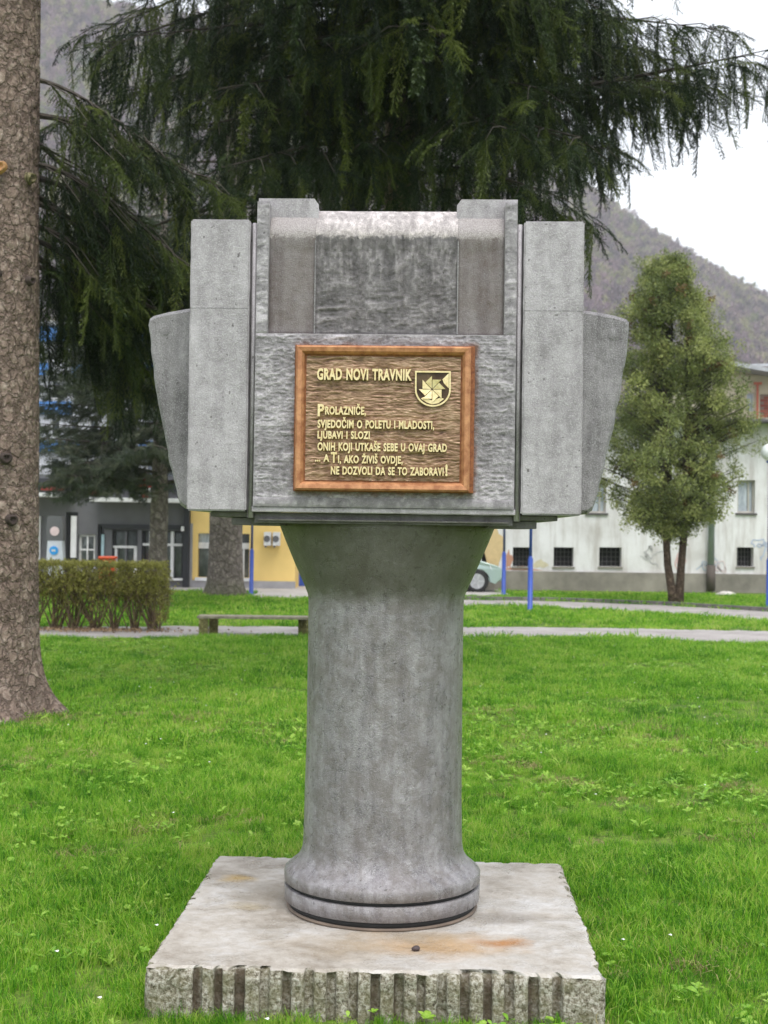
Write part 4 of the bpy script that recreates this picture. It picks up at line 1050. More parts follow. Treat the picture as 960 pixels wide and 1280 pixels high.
def right_building():
    root = thing('whitewashed_building', 'long whitewashed building with small dark basement windows and peeling walls', 'building', (wx(760), DR, 0))
    ox = wx(760)
    base_w = [(540, 564), (602, 615), (641, 664), (692, 717), (749, 777), (921, 942)]
    holes = []; up = [(733, 757), (921, 943), (650, 672), (810, 832), (985, 1007), (560, 582)]
    B = [(wx(a)-ox, wx(b)-ox, wz(a, 708), wz(a, 684)) for a, b in base_w]
    Uw = [(wx(a)-ox, wx(b)-ox, wz(a, 641), wz(a, 600)) for a, b in up]
    x0, x1 = wx(470)-ox, wx(1150)-ox; ze = wz(900, 529)
    f = facade(x0, x1, 0, ze, B+Uw, 0, .34); f.build('wall', M['white'], root)
    MB().box(x0, x0+.3, .341, 9, 0, ze).build('gable_wall', M['white'], root)
    MB().box(x1-.3, x1, .341, 9, 0, ze).build('gable_wall', M['white'], root)
    MB().box(x0-.05, x1, -.07, -.003, -.05, .52).build('footing', M['footing'], root, bevel=.01)
    for i, h in enumerate(B):
        w_ = MB().box(h[0]-.02, h[1]+.02, .30, .335, h[2]-.02, h[3]+.02).build('basement_window', M['dark'], root)
        g = MB(); n_ = 5
        for k in range(1, n_): x = h[0]+(h[1]-h[0])*k/n_; g.box(x-.008, x+.008, .24, .256, h[2], h[3])
        for k in range(1, 4): z = h[2]+(h[3]-h[2])*k/4; g.box(h[0], h[1], .257, .27, z-.008, z+.008)
        g.build('window_grille', M['roofedge'], w_)
        MB().box(h[0]-.03, h[1]+.03, -.04, .23, h[2]-.05, h[2]-.003).build('window_sill', M['footing'], w_)
    for i, h in enumerate(Uw):
        w_ = MB().box(h[0], h[1], .16, .18, h[2], h[3]).build('window', M['glass_pale'], root)
        g = MB(); t_ = .05; m_ = h[0]+(h[1]-h[0])*.68
        for a, b, c, d in ((h[0], h[0]+t_, h[2], h[3]), (h[1]-t_, h[1], h[2], h[3]), (m_-.02, m_+.02, h[2]+t_, h[3]-t_), (h[0]+t_, h[1]-t_, h[2], h[2]+t_), (h[0]+t_, h[1]-t_, h[3]-t_, h[3])): g.box(a, b, .11, .158, c, d)
        g.build('window_frame', M['frame_g'], w_)
        MB().box(h[0]-.05, h[1]+.05, -.05, .11, h[2]-.06, h[2]-.003).build('window_sill', M['roofedge'], w_)
    MB().box(x0-.3, x1+.3, -.55, .5, ze, ze+.09).build('eave', M['roofedge'], root, bevel=.01)
    MB().tube([(x0, -.60, ze+.02), (x1, -.60, ze+.02)], .07, 10).build('gutter', M['roofedge'], root, True)
    px_ = wx(887.5)-ox
    MB().tube([(px_, -.60, ze-.02), (px_, -.5, ze-.25), (px_, -.16, ze-.5), (px_, -.13, .75)], .095, 12).build('downspout', M['zinc'], root, True)
    MB().tube([(px_, -.13, .75), (px_, -.14, .05)], .12, 12).build('downspout_foot', flat('rusty_pipe', (.10, .08, .07), .8), root, True)
    # low roof of the front range, then the taller rear range with its own wall
    MB().add([(x0, -.4, ze+.09), (x1, -.4, ze+.09), (x1, 4.6, ze+.12), (x0, 4.6, ze+.12)], [(0, 1, 2, 3)]).build('low_roof', M['roofedge'], root)
    # peeled patches where plaster is gone
    rs = np.random.default_rng(9)
    for (px, py, rx, rz, mt) in ((636, 700, .09, .22, flat('bare_brick_patch', (.50, .26, .18), .9)), (650, 713, .55, .10, flat('peeled_plaster', (.52, .30, .22), .9)), (616, 690, .28, .75, flat('ochre_patch', (.62, .46, .24), .9)), (675, 705, .2, .10, flat('pale_ochre_patch', (.62, .56, .40), .9))):
        cx_, cz_ = P(px, py, DR).x-ox, wz(px, py); n_ = 26
        pts = [(cx_+rx*math.cos(t)*(1+.3*math.sin(3*t+px)+rs.uniform(-.12, .12)), -.004, max(.54, cz_+rz*math.sin(t)*(1+.25*math.sin(5*t)+rs.uniform(-.12, .12)))) for t in np.linspace(0, 2*math.pi, n_, endpoint=False)]
        MB().add(pts, [tuple(range(n_))]).build('plaster_patch', mt, root)
    # graffiti scrawls as flat paint just proud of the wall
    for (px, py, colr, sd_, k) in ((852, 706, (.62, .42, .40), 1, 1), (870, 712, (.45, .52, .60), 2, 1), (952, 700, (.42, .50, .66), 3, 1.0), (958, 688, (.45, .52, .68), 4, .9), (800, 695, (.5, .5, .5), 5, .8), (815, 690, (.48, .47, .47), 6, .8), (957, 716, (.65, .55, .25), 7, 1.6), (905, 708, (.72, .62, .62), 8, 1)):
        r2 = np.random.default_rng(sd_); g = MB(); c = P(px, py, DR); p = np.array([c.x-ox, c.z]); a = 0
        pts = [p.copy()]
        for q in range(26):
            a += r2.normal(.5, .9); pts.append(pts[-1]+np.array([math.cos(a)*.075+.012, math.sin(a)*.085])*k); pts[-1][1] = max(.56, pts[-1][1])
        for q0, q1 in zip(pts[:-1], pts[1:]):
            d = q1-q0; l_ = np.hypot(*d)+1e-6; nrm = np.array([-d[1], d[0]])/l_*.016*k
            g.add([(q0[0]-nrm[0], 0, q0[1]-nrm[1]), (q1[0]-nrm[0], 0, q1[1]-nrm[1]), (q1[0]+nrm[0], 0, q1[1]+nrm[1]), (q0[0]+nrm[0], 0, q0[1]+nrm[1])], [(0, 1, 2, 3)])
        g.build('graffiti', flat('spray_paint', colr, .6), root, loc=(0, -.006-.001*sd_, 0))
    return root
right_building()
def rear_building():
    D2 = 42.0; X = lambda px: P(px, 600, D2).x; Z = lambda px, py: P(px, py, D2).z
    root = thing('cream_building', 'cream upper storey with red brick infill rising behind the whitewashed wall', 'building', (X(900), D2, 0)); ox = X(900)
    x0, x1 = X(892)-ox, X(1300)-ox; zt = Z(930, 468)
    wn_ = (X(932)-ox, X(942)-ox, Z(937, 514), Z(937, 491)); bk = (X(949)-ox, X(985)-ox, Z(965, 522), Z(965, 493))
    facade(x0, x1, 0, zt, [wn_, bk], 0).build('wall', M['cream'], root)
    MB().box(x0, x0+.3, .301, 9, 0, zt).build('gable_wall', M['cream'], root)
    w_ = MB().box(wn_[0], wn_[1], .12, .14, wn_[2], wn_[3]).build('window', M['glass_pale'], root)
    g = MB()
    for a, b, c, d in ((wn_[0], wn_[0]+.04, wn_[2], wn_[3]), (wn_[1]-.04, wn_[1], wn_[2], wn_[3]), (wn_[0]+.04, wn_[1]-.04, wn_[3]-.04, wn_[3])): g.box(a, b, .07, .118, c, d)
    g.build('window_frame', M['frame_w'], w_)
    inf = MB().box(bk[0], bk[1], .06, .28, bk[2], bk[3]).build('brick_infill', M['mortar'], root)
    br = MB().box(-.12, .12, -.012, .012, -.032, .032).build('brick', M['brick'], inf); me1 = br.data
    me2 = me1.copy(); me2.materials.clear(); me2.materials.append(M['brick2'])
    first = True; z = bk[2]+.04; row = 0
    while z < bk[3]-.03:
        x = bk[0]+.13+(.13 if row % 2 else 0)
        while x < bk[1]-.12:
            if first: o = br; first = False
            else: o = br.copy(); COL.objects.link(o)
            o.parent = inf; o.data = me1 if random.random() < .6 else me2; o.location = (x, .052-random.uniform(0, .004), z); x += .262
        z += .082; row += 1
    # red pipe with bracket left of the brick
    rp = flat('red_oxide_pipe', (.55, .16, .10), .7)
    MB().tube([(X(945)-ox, -.08, Z(945, 525)), (X(945)-ox, -.08, Z(945, 478))], .035, 8).build('red_pipe', rp, root)
    MB().box(X(940)-ox, X(950)-ox, -.11, -.05, Z(945, 481), Z(945, 478)).build('pipe_bracket', rp, root)
    # sloping roof line (falls to the right)
    a, b = (X(885)-ox, Z(885, 453)), (X(1300)-ox, Z(1300, 560)); b = (x1+.4, a[1]-(x1+.4-a[0])*.16)
    MB().add([(a[0], -.9, a[1]-.12), (b[0], -.9, b[1]-.12), (b[0], -.9, b[1]), (a[0], -.9, a[1]), (a[0], 9, a[1]-.12), (b[0], 9, b[1]-.12), (b[0], 9, b[1]), (a[0], 9, a[1])],
             [(0, 1, 2, 3), (7, 6, 5, 4), (3, 2, 6, 7), (0, 4, 5, 1), (0, 3, 7, 4), (1, 5, 6, 2)]).build('roof_edge', M['roof'], root)
    MB().add([(x0, 0, zt-.02), (x1, 0, zt-.02), (x1, .28, zt-.02), (x0, .28, zt-.02), (x0, 0, a[1]-.2), (x0+.01, 0, a[1]-.2)], [(0, 1, 5, 4)]).build('gable_infill', M['cream'], root)
    D3 = 52.0; X3 = lambda px: P(px, 600, D3).x; Z3 = lambda px, py: P(px, py, D3).z
    r3 = thing('grey_roofed_house', 'house with flat grey roof edge just showing above the cream building', 'house', (X3(960), D3, 0)); o3 = X3(960)
    MB().box(X3(938)-o3, X3(1200)-o3, 0, 8, 0, Z3(950, 461)).build('wall', M['cream'], r3)
    MB().add([(X3(934)-o3, -.5, Z3(950, 460)), (X3(1230)-o3, -.5, Z3(950, 455)), (X3(1230)-o3, 4, Z3(950, 430)), (X3(945)-o3, 4, Z3(950, 440)), (X3(934)-o3, -.5, Z3(950, 457)), (X3(1230)-o3, -.5, Z3(950, 450))], [(4, 5, 2, 3), (0, 1, 5, 4), (0, 4, 3)]).build('roof', M['roof'], r3)
rear_building()

# left: grey shop, yellow shop, blue-panelled block
M['shopgrey'] = flat('grey_cladding', (.125, .125, .135), .6, var=.12, scale=2); M['shopdark'] = flat('dark_shop_frame', (.02, .021, .027), .45)
M['yellow'] = flat('yellow_render', (.86, .62, .22), .85, var=.07, scale=1.2); M['greybase'] = flat('grey_render_base', (.36, .35, .36), .9, var=.15, scale=3)
M['white_trim'] = flat('white_trim', (.72, .72, .72), .5); M['redsign'] = flat('red_sign', (.55, .03, .04), .5); M['bluepanel'] = flat('blue_cladding', (.07, .22, .55), .5, var=.2, scale=1.5)
M['paleblock'] = flat('pale_block_wall', (.46, .47, .50), .9, var=.12, scale=.8)
gs = NT('shop_glass'); gs.col(gs.ramp(gs.noise(gs.coord('World', (1.2, 1, .8)), 1.6, 5, .6), [(.38, (.03, .035, .04)), (.55, (.10, .11, .12)), (.72, (.38, .40, .42))])); gs.set(rough=.1, spec=.7); M['shopglass'] = gs.m
DS = 36.0
SX = lambda px: P(px, 680, DS).x
SZ = lambda px, py: P(px, py, DS).z
def shops():
    root = thing('grey_shop_building', 'dark grey shop front with glazed doors and a red and white fascia behind the hedge', 'shop', (SX(140), DS, 0)); ox = SX(140)
    X = lambda p: SX(p)-ox
    H = lambda a, b, t, bt: (X(a), X(b), SZ(a, bt), SZ(a, t))
    holes = [H(82, 97, 640, 738), H(98, 119, 668, 715), H(122, 130, 655, 738), H(140, 172, 662, 738), H(177, 229, 663, 723), H(-60, -10, 650, 738), H(0, 48, 645, 738)]
    facade(X(-160), X(230), 0, SZ(140, 594), holes, 0).build('wall', M['shopgrey'], root)
    MB().box(X(-160), X(236), .301, 8, SZ(140, 594)-.3, SZ(140, 594)).build('roof', M['roofedge'], root)
    for i, h in enumerate(holes):
        g = MB().box(h[0], h[1], .2, .22, h[2], h[3]).build('shop_window', M['shopglass'] if i not in (0, 2) else M['shopdark'], root)
        fr = MB(); t_ = .06
        fr.box(h[0], h[0]+t_, .1, .198, h[2], h[3]); fr.box(h[1]-t_, h[1], .1, .198, h[2], h[3]); fr.box(h[0]+t_, h[1]-t_, .1, .198, h[3]-t_, h[3]); fr.box(h[0]+t_, h[1]-t_, .1, .198, h[2], h[2]+t_)
        fr.build('window_frame', M['frame_w'] if i == 1 else M['shopdark'], g)
    def bar(nm, a, b, t, bt, mt, y0=-.06, y1=-.005): MB().box(X(a), X(b), y0, y1, SZ(a, bt), SZ(a, t)).build(nm, mt, root, bevel=.004)
    bar('mullion', 155.5, 158, 664, 736, M['shopgrey'], .06, .198); bar('door_leaf', 143, 146, 684, 736, M['white_trim'], .06, .198); bar('door_leaf', 167, 171, 684, 736, M['white_trim'], .06, .198)
    bar('transom', 141, 171, 682, 685, M['white_trim'], .04, .058)
    bar('mullion', 213, 217, 664, 722, M['white_trim'], .04, .198); bar('transom', 178, 228, 679, 682, M['white_trim'], .02, .038); bar('mullion', 186, 188, 664, 722, M['white_trim'], .04, .198)
    bar('transom', 99, 118, 686, 688, M['white_trim'], .06, .09); bar('mullion', 108, 110, 670, 714, M['white_trim'], .04, .058)
    bar('window_sill', 176, 230, 722, 725, M['white_trim'], -.08, -.005)
    bar('door_jamb', 89, 96, 645, 697, M['white_trim'], -.08, .05); bar('door_jamb', 47, 51, 645, 705, M['white_trim'], -.08, -.005)
    bar('glass_strip', 127, 130.5, 668, 695, flat('pale_blue_strip', (.35, .5, .55), .3), -.05, -.005)
    bar('lintel', 128, 230, 655, 661, M['shopdark'], -.07, -.005); bar('corner_pillar', 230, 237.3, 622, 738, M['shopdark'], -.15, .3)
    MB().box(X(-160), X(90), -1.2, -.005, SZ(70, 622), SZ(70, 617.5)).build('canopy', M['white_trim'], root, bevel=.005)
    MB().box(X(120), X(236), -.9, -.005, SZ(220, 629), SZ(220, 624)).build('canopy', M['white_trim'], root, bevel=.005)
    bar('fascia', -160, 236, 595, 610, M['shopdark'], -.12, -.005)
    for (a, b, t, bt, mt) in ((52, 66, 609, 613, M['redsign']), (116, 140, 592, 596, M['redsign']), (112, 124, 614, 619, M['redsign']), (66, 80, 609, 613, M['redsign']), (166, 180, 596, 608, M['white_trim'])):
        bar('fascia_stripe', a, b, t, bt, mt, -.16, -.124)
    # blurred white fascia letters, unreadable in the picture, as simple strokes
    for k, a in enumerate((84, 91, 98, 106, 136, 143, 150, 157)):
        MB().add([(X(a), -.15, SZ(a, 609)), (X(a+1.6), -.15, SZ(a, 609)), (X(a+3.4), -.15, SZ(a, 598)), (X(a+1.8), -.15, SZ(a, 598)), (X(a), -.122, SZ(a, 609)), (X(a+1.6), -.122, SZ(a, 609)), (X(a+3.4), -.122, SZ(a, 598)), (X(a+1.8), -.122, SZ(a, 598))],
                 [(0, 1, 2, 3), (4, 0, 3, 7), (1, 5, 6, 2), (3, 2, 6, 7), (0, 4, 5, 1)]).build('fascia_stroke', M['white_trim'], root)
    bar('lamp_head', 228, 231, 658, 664, M['white_trim'], -.3, -.152)
    # red pyramid-shaped shop sign on its white panel
    sg = thing('shop_sign', 'red triangular shop sign above a small white and red panel left of the monument', 'sign', (SX(188), DS-1.2, 0)); s0 = SX(188)
    zt, zm, zl, zb_ = SZ(188, 593), SZ(188, 605), SZ(188, 611), SZ(188, 617); xw = SX(197)-SX(188)
    MB().add([(-.08, -.03, zt), (.08, -.03, zt), (xw, -.03, zm), (xw, -.03, zl), (-xw, -.03, zl), (-xw, -.03, zm), (-.08, .05, zt), (.08, .05, zt), (xw, .05, zm), (xw, .05, zl), (-xw, .05, zl), (-xw, .05, zm)],
             [(5, 4, 3, 2, 1, 0), (6, 7, 8, 9, 10, 11)]+[(i, (i+1) % 6, 6+(i+1) % 6, 6+i) for i in range(6)]).build('emblem', M['redsign'], sg)
    MB().box(-xw*.35, xw*.9, -.02, .04, zb_, zl-.005).build('panel', M['white_trim'], sg)
    MB().box(-xw*.1, xw*.6, -.02, .04, zb_-.14, zb_-.003).build('lower_panel', M['redsign'], sg)
    MB().box(-.03, .03, .051, 1.19, zl, zl+.05).build('bracket', M['shopdark'], sg)

    ry = thing('yellow_shop_building', 'yellow rendered shop with a grey base and wide window behind the spruce trunk', 'shop', (SX(300), DS, 0)); oy = SX(300)
    X2 = lambda p: SX(p)-oy
    hw = (X2(247), X2(311.5), SZ(280, 722), SZ(280, 667))
    facade(X2(237.5), X2(369), 0, SZ(300, 590), [hw], .05).build('wall', M['yellow'], ry)
    MB().box(X2(369)-.28, X2(369), .351, 8, 0, SZ(300, 590)).build('side_wall', M['yellow'], ry)
    MB().box(X2(237.5), X2(369)+.1, -.1, 8, SZ(300, 590)+.005, SZ(300, 590)+.15).build('roof', M['roofedge'], ry)
    MB().box(X2(237.5), X2(369)+.02, 0.0, .047, 0, SZ(300, 726)).build('base_course', M['greybase'], ry)
    MB().box(X2(237.5), X2(240.5), 0.0, .047, SZ(300, 726)+.002, SZ(300, 655)).build('corner_trim', M['greybase'], ry)
    g = MB().box(hw[0], hw[1], .25, .27, hw[2], hw[3]).build('shop_window', M['shopglass'], ry)
    z1_, z2_ = SZ(280, 686), SZ(280, 678.5)
    MB().box(hw[0], hw[1], .16, .245, z1_, z2_).build('transom', M['white_trim'], g); MB().box(hw[0], X2(268), .2, .246, z2_+.002, hw[3]).build('upper_light', M['glass_pale'], g)
    for a in (281, 303): MB().box(X2(a), X2(a+1.8), .17, .245, hw[2], z1_-.002).build('mullion', M['white_trim'], g)
    MB().box(hw[0]-.05, hw[1]+.05, -.05, .2, hw[2]-.09, hw[2]-.003).build('window_sill', M['white_trim'], ry)
    for i, a in enumerate((331, 342)):
        ac = thing('air_conditioner', ('left' if i == 0 else 'right')+'-hand of two white air conditioners high on the yellow wall', 'air conditioner', (SX(a), DS+.0, SZ(340, 682)), 0, 'air conditioners on the yellow wall')
        w_, h_ = SX(351)-SX(342.5), SZ(340, 665)-SZ(340, 682)
        MB().box(0, w_, -.32, -.003, 0, h_).build('casing', M['white_trim'], ac, bevel=.012)
        MB().lathe([(0, .085), (.012, .085)], 18).build('fan_grille', M['shopgrey'], ac); ac.children[-1].rotation_euler = (R(90), 0, 0); ac.children[-1].location = (w_*.45, -.322, h_*.5)
        MB().box(.02, .05, -.3, .045, -.05, -.004).build('bracket', M['shopgrey'], ac)
shops()
def bluebuilding():
    D = 47.0; X = lambda px: P(px, 500, D).x; Z = lambda py: P(140, py, D).z
    root = thing('apartment_block', 'apartment block with bright blue panels seen through the pine branches', 'building', (X(140), D, 0)); ox = X(140)
    x0, x1 = X(-120)-ox, X(246)-ox; rows = [(596, 572), (548, 522), (500, 476), (452, 430)]; holes = []
    for r_, (b, t) in enumerate(rows):
        for px in range(-105, 235, 24): holes.append((X(px)-ox, X(px+13)-ox, Z(b), Z(t)))
    facade(x0, x1, 0, Z(408), holes, 0).build('wall', M['paleblock'], root)
    MB().box(x1-.3, x1, .301, 10, 0, Z(408)).build('side_wall', M['paleblock'], root)
    MB().box(x0-.2, x1+.2, -.3, 10, Z(408)+.003, Z(404)).build('roof', M['roof'], root)
    for i, h in enumerate(holes):
        w_ = MB().box(h[0], h[1], .15, .17, h[2], h[3]).build('window', M['glass'], root)
        fr = MB(); t_ = .06
        for a, b, c, d in ((h[0], h[0]+t_, h[2], h[3]), (h[1]-t_, h[1], h[2], h[3]), (h[0]+t_, h[1]-t_, h[3]-t_, h[3]), (h[0]+t_, h[1]-t_, h[2], h[2]+t_)): fr.box(a, b, .1, .148, c, d)
        fr.build('window_frame', M['white_trim'], w_)
    for (a, b, t, bt) in ((-120, 90, 410, 428), (90, 246, 455, 474), (-120, 90, 503, 519), (175, 246, 412, 428), (190, 246, 503, 520), (-120, 60, 455, 470), (175, 246, 551, 570), (-120, 160, 552, 566), (186, 246, 600, 612), (212, 246, 474, 502)):
        MB().box(X(a)-ox, X(b)-ox, -.12, -.004, Z(bt), Z(t)).build('blue_panel', M['bluepanel'], root)
bluebuilding()

# totem, bin, blue bin, car, heap
D_T = 31.0
def totem():
    c = P(69, 700, D_T); t = thing('advertising_totem', 'grey and white freestanding sign pillar with a blue round logo behind the hedge', 'sign', (c.x, D_T, 0))
    X = lambda p, y_: P(p, y_, D_T).x-c.x; Z = lambda y_: P(69, y_, D_T).z
    def slab(nm, a, b, t0, t1, mt, y0, y1, par=t):
        v = [(X(a, t1), Z(t1)), (X(b, t1), Z(t1)), (X(b+.5, (t0+t1)/2), Z((t0+t1)/2)), (X(b-1, t0), Z(t0)), (X(a+1, t0), Z(t0)), (X(a-.8, (t0+t1)/2), Z((t0+t1)/2))]
        n_ = len(v); return MB().add([(p[0], y0, p[1]) for p in v]+[(p[0], y1, p[1]) for p in v], [tuple(range(n_)), tuple(range(n_, 2*n_))[::-1]]+[(i, n_+i, n_+(i+1) % n_, (i+1) % n_) for i in range(n_)]).build(nm, mt, par)
    slab('lower_panel', 60, 80, 676, 728, flat('pale_lilac_panel', (.62, .64, .72), .5), -.12, .12)
    slab('upper_panel', 60, 80, 645, 675.5, M['shopgrey'], -.12, .12)
    def disc(px, py, r, mt, nm, y):
        z = Z(py); x = X(px, py); th = np.linspace(0, 2*math.pi, 24, endpoint=False)
        MB().add([(x+r*math.cos(a), y, z+r*math.sin(a)) for a in th]+[(x+r*math.cos(a), -.12, z+r*math.sin(a)) for a in th], [tuple(range(24))]+[(i, 24+i, 24+(i+1) % 24, (i+1) % 24) for i in range(24)]).build(nm, mt, t)
    disc(70, 664, .105, flat('pinkish_white_disc', (.8, .62, .64), .5), 'pale_disc', -.135); disc(69, 688, .10, flat('bright_blue_disc', (.03, .33, .8), .5), 'blue_disc', -.135)
    for k in (0, 1): 
        x = X(68+2.4*k, 688); MB().add([(x+.025*math.cos(a)-.01, -.139, Z(688)+.025*math.sin(a)) for a in np.linspace(0, 2*math.pi, 12, endpoint=False)], [tuple(range(12))]).build('logo_mark', M['white_trim'], t)
    MB().box(X(62, 727), X(78, 727), -.1, .1, -.02, Z(728)-.004).build('foot', M['shopdark'], t)
totem()
bc = P(134, 700, 33.0); bn_ = thing('litter_bin', 'orange-red litter container standing before the shop doors', 'bin', (bc.x, 33.0, 0))
ob = flat('orange_red_plastic', (.75, .10, .03), .45)
MB().box(-.17, .20, -.16, .16, .12, .78).build('body', ob, bn_, bevel=.03); MB().box(-.19, .22, -.18, .18, .785, .86).build('lid', ob, bn_, bevel=.03); MB().box(-.13, .15, -.165, -.161, .60, .68).build('slot', M['shopdark'], bn_)
for s in (-.12, .14): MB().box(s-.02, s+.02, -.1, .1, -.02, .118).build('leg', M['shopdark'], bn_)
bl = P(378, 700, 38.0); b2 = thing('blue_crate', 'blue crate with a white box on it at the corner of the yellow shop', 'crate', (bl.x-.1, 38, 0))
MB().box(-.2, .45, -.2, .2, 0, .42).build('crate_body', M['blue'], b2, bevel=.02); MB().box(-.18, .2, -.15, .15, .425, .85).build('box', M['white_trim'], b2, bevel=.02)
hp = MB().lathe([(-.02, .25), (.05, .23), (.10, .12), (.12, .03)], 12, disp=lambda t, z, r: .06*math.sin(3*t+z*20)).build('rubble_heap', flat('pale_rubble', (.6, .56, .52), .9), smooth=True); hp.location = (P(907, 742, 35.6).x, 35.6, 0)
tag(hp, 'small pale rubble heap on the grass at the foot of the whitewashed wall', 'rubble')

def car():
    D = 36.3; nose = P(625.5, 725, D).x
    root = thing('parked_car', 'pale green small car parked by the wall, its front showing right of the column', 'car', (nose, D, 0))
    paint = NT('pale_green_metallic'); paint.col((.42, .54, .50)); paint.set(rough=.28, metal=.35); paint.b.inputs['Coat Weight'].default_value = .6
    # side outline, x from nose (0) back to -3.9
    top = [(-.03, .38), (0, .5), (-.04, .62), (-.16, .70), (-.45, .78), (-.80, .88), (-1.05, .95), (-1.65, 1.38), (-2.0, 1.45), (-2.8, 1.44), (-3.4, 1.25), (-3.75, .95), (-3.85, .6), (-3.82, .32)]
    arch = lambda cx, r: [(cx-r*math.cos(a), .27+r*math.sin(a)) for a in np.linspace(0, math.pi, 10)]
    bot = arch(-3.15, .34)+arch(-.68, .34)+[(-.2, .22)]
    full = top+[(-3.7, .24)]+[(p[0], p[1]) for p in bot]
    n = len(full); ys = [(-.80, .03, .0), (-.76, 0, .0), (.76, 0, .0), (.80, .03, 0)]
    v = []
    for y_, ins, _ in [(-.82, .02, 0), (-.80, 0, 0), (.80, 0, 0), (.82, .02, 0)]:
        for (a, b) in full:
            tuck = max(0, (b-.9))*.28; yy = y_*(1-tuck/.82) if abs(y_) > .1 else y_
            v.append((a*(1-ins*.1), yy, b))
    f = [(i*n+k, i*n+(k+1) % n, (i+1)*n+(k+1) % n, (i+1)*n+k) for i in range(3) for k in range(n)]
    bm = MB().add(v, f+[tuple(range(n))[::-1], tuple(range(3*n, 4*n))]).build('body', paint.m, root)
    b_ = bm.modifiers.new('bevel', 'BEVEL'); b_.width = .03; b_.segments = 2; b_.limit_method = 'ANGLE'
    tyre = flat('tyre_rubber', (.02, .02, .02), .8); rim = flat('alloy_rim', (.5, .5, .52), .35, .7)
    for cx in (-.68, -3.15):
        for s in (-1, 1):
            wl = MB().lathe([(-.09, .20), (-.10, .27), (-.07, .305), (.07, .305), (.10, .27), (.09, .20)], 32).build('tyre', tyre, root, True); wl.rotation_euler = (R(90), 0, 0); wl.location = (cx, s*.72, .29)
            MB().lathe([(-.0925, .150), (-.094, .20), (.094, .20), (.0925, .150)], 24).build('rim', rim, wl)
            for k in range(5):
                a = k*2*math.pi/5; MB().box(.03, .19, -.02, .02, -.105, .105, Matrix.Rotation(a, 4, 'Z')).build('spoke', flat('spoke_metal', (.62, .62, .64), .3, .7) if k == 0 and 'spoke_metal' not in bpy.data.materials else bpy.data.materials['spoke_metal'], wl)
    gls = M['glass']
    for s in (-1, 1):
        MB().add([(-1.15, s*.803, .97), (-1.68, s*.72, 1.33), (-2.2, s*.71, 1.37), (-2.2, s*.80, .96)], [(0, 1, 2, 3) if s > 0 else (3, 2, 1, 0)]).build('side_window', gls, root)
        MB().add([(-2.26, s*.80, .96), (-2.26, s*.71, 1.37), (-3.2, s*.74, 1.26), (-3.45, s*.80, .96)], [(0, 1, 2, 3) if s > 0 else (3, 2, 1, 0)]).build('side_window', gls, root)
        hl = MB().add([(-.03, s*.70, .60), (-.36, s*.825, .70), (-.30, s*.825, .58), (.004, s*.60, .52), (-.10, s*.60, .68)], [(0, 1, 2), (0, 3, 4), (0, 4, 1)]).build('headlight', flat('headlight_lens', (.75, .78, .8), .1), root)
        MB().box(-1.25, -1.1, *sorted((s*.82, s*.95)), .95, 1.06).build('mirror', paint.m, root, bevel=.02)
    MB().add([(-1.09, -.66, .985), (-1.09, .66, .985), (-1.62, .62, 1.365), (-1.62, -.62, 1.365)], [(0, 1, 2, 3)]).build('windscreen', gls, root)
    MB().box(-.4, .03, -.78, .78, .30, .40).build('bumper', flat('bumper_plastic', (.33, .44, .40), .5), root, bevel=.03)
    MB().box(-.03, .035, -.28, .28, .42, .5).build('number_plate', M['white_trim'], root)
car()

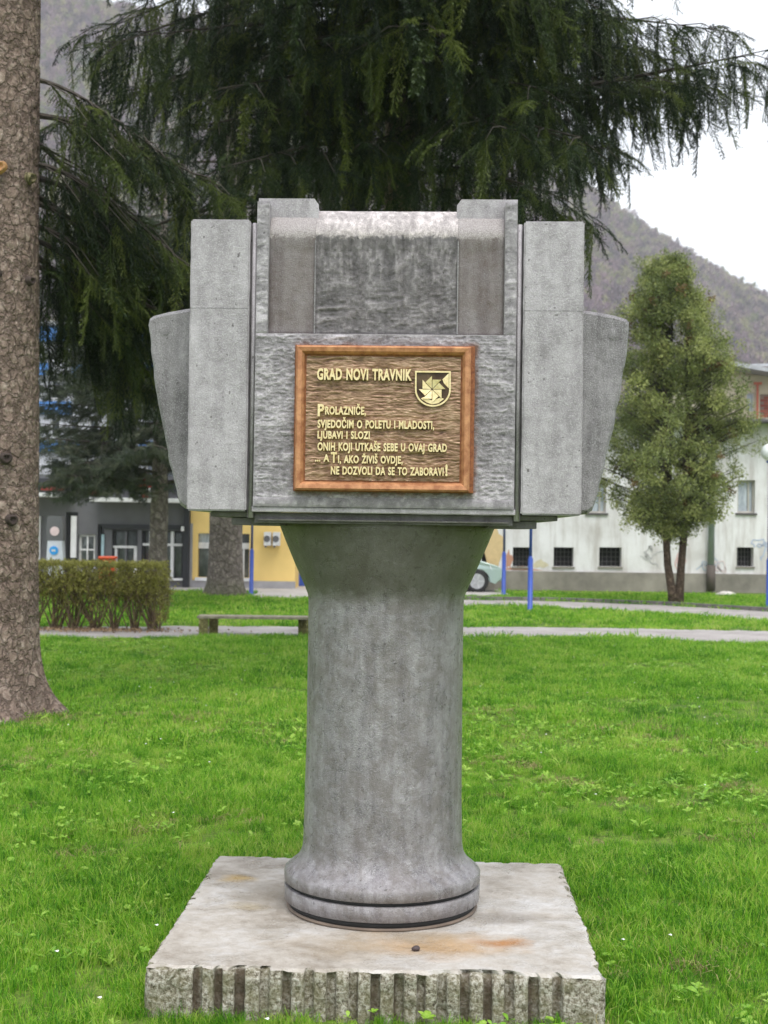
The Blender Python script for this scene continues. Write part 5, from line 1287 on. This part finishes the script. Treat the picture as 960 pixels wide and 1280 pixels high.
# ------------------------------------------------------------------ hill with bare woods
def hill():
    d0, d1 = 330.0, 820.0
    cols = np.linspace(-620, 620, 160); rows = np.linspace(0, 1.25, 60)
    # ridge height as seen: (px at ridge distance) -> z
    rp = [(-500, -160), (0, 0), (250, 40), (400, 120), (560, 180), (735, 258), (800, 300), (880, 348), (960, 396), (1200, 490), (1500, 560)]
    rx = [P(a, b, d1).x for a, b in rp]; rz_ = [P(a, b, d1).z for a, b in rp]
    def hz(x, t):
        rid = np.interp(x*d1/(d0+(d1-d0)*t), rx, rz_)
        n = (fbm(x*.012+9, t*7+3, 4, 5)-.5)*26*np.clip(t*2, 0, 1)*np.clip((1.05-t)*4+.25, 0.2, 1)
        up = np.clip(t, 0, 1)**.95; back = np.where(t > 1, 1-(t-1)*1.5, 1)
        return (rid*up*back+n*.55)-1.0
    X, T = np.meshgrid(cols, rows); Y = d0+(d1-d0)*T; Z = hz(X, T)
    hm = NT('leafless_hillside'); n = hm.noise(hm.coord('World'), .02, 6, .65); n2 = hm.noise(hm.coord('World'), .25, 5, .7)
    c = hm.ramp(n, [(.35, (.11, .09, .10)), (.55, (.17, .135, .13)), (.7, (.17, .16, .10))]); c = hm.mix(hm.ramp(n2, [(.4, .5), (.6, 0.0)]), c, (.07, .055, .06)); hm.col(c); hm.set(rough=1, spec=.05)
    h = grid_mesh('hill', X, Y, Z, hm.m); h['kind'] = 'structure'
    # bare trees
    def bare(seed):
        r = np.random.default_rng(seed); t = []
        def tri(a, b, w_): 
            d = b-a; s = np.cross(d, r.normal(0, 1, 3)); s = s/np.linalg.norm(s)*w_/2; t.append([a-s, a+s, b])
        H = 11*r.uniform(.85, 1.15); tri(np.array([0, 0, -1.]), np.array([0, 0, H]), .6)
        for i in range(26):
            z = H*r.uniform(.3, .95); a = r.uniform(0, 6.28); L_ = (H-z)*.45+1.6; e = np.array([math.cos(a)*L_*.75, math.sin(a)*L_*.75, z+L_*.8]); b0 = np.array([0, 0, z]); tri(b0, e, .28)
            for j in range(6):
                q = b0+(e-b0)*r.uniform(.3, 1); tri(q, q+r.normal(0, 1, 3)*[1, 1, .7]+[0, 0, .9], .32)
        return tri_mesh('bare_tree', np.array(t), M['bare'])
    V = [bare(s) for s in range(5)]
    m_ = 30000; t = RNG.uniform(.0, 1.03, m_)**.8; x = RNG.uniform(-1, 1, m_)*.36*(d0+(d1-d0)*t)
    y = d0+(d1-d0)*t; z = hz(x, t)
    n = len(x); scatter('bare_woodland', np.stack([x, y, z-.3], 1), np.stack([RNG.normal(0, .06, n), RNG.normal(0, .06, n), RNG.uniform(0, 6.28, n)], 1), RNG.uniform(.6, 1.25, n), V)
hill()

# ------------------------------------------------------------------ haze over the valley
hb = MB().box(-700, 700, -70, 1100, -1.2, 235).build('haze', None); hb['kind'] = 'stuff'
hmz = bpy.data.materials.new('thin_haze'); hmz.use_nodes = True; t_ = hmz.node_tree; t_.nodes.clear()
vp = t_.nodes.new('ShaderNodeVolumePrincipled'); vp.inputs['Density'].default_value = .00038; vp.inputs['Color'].default_value = (.92, .94, .98, 1); vp.inputs['Anisotropy'].default_value = .2
oo = t_.nodes.new('ShaderNodeOutputMaterial'); t_.links.new(vp.outputs[0], oo.inputs['Volume']); hb.data.materials.append(hmz)
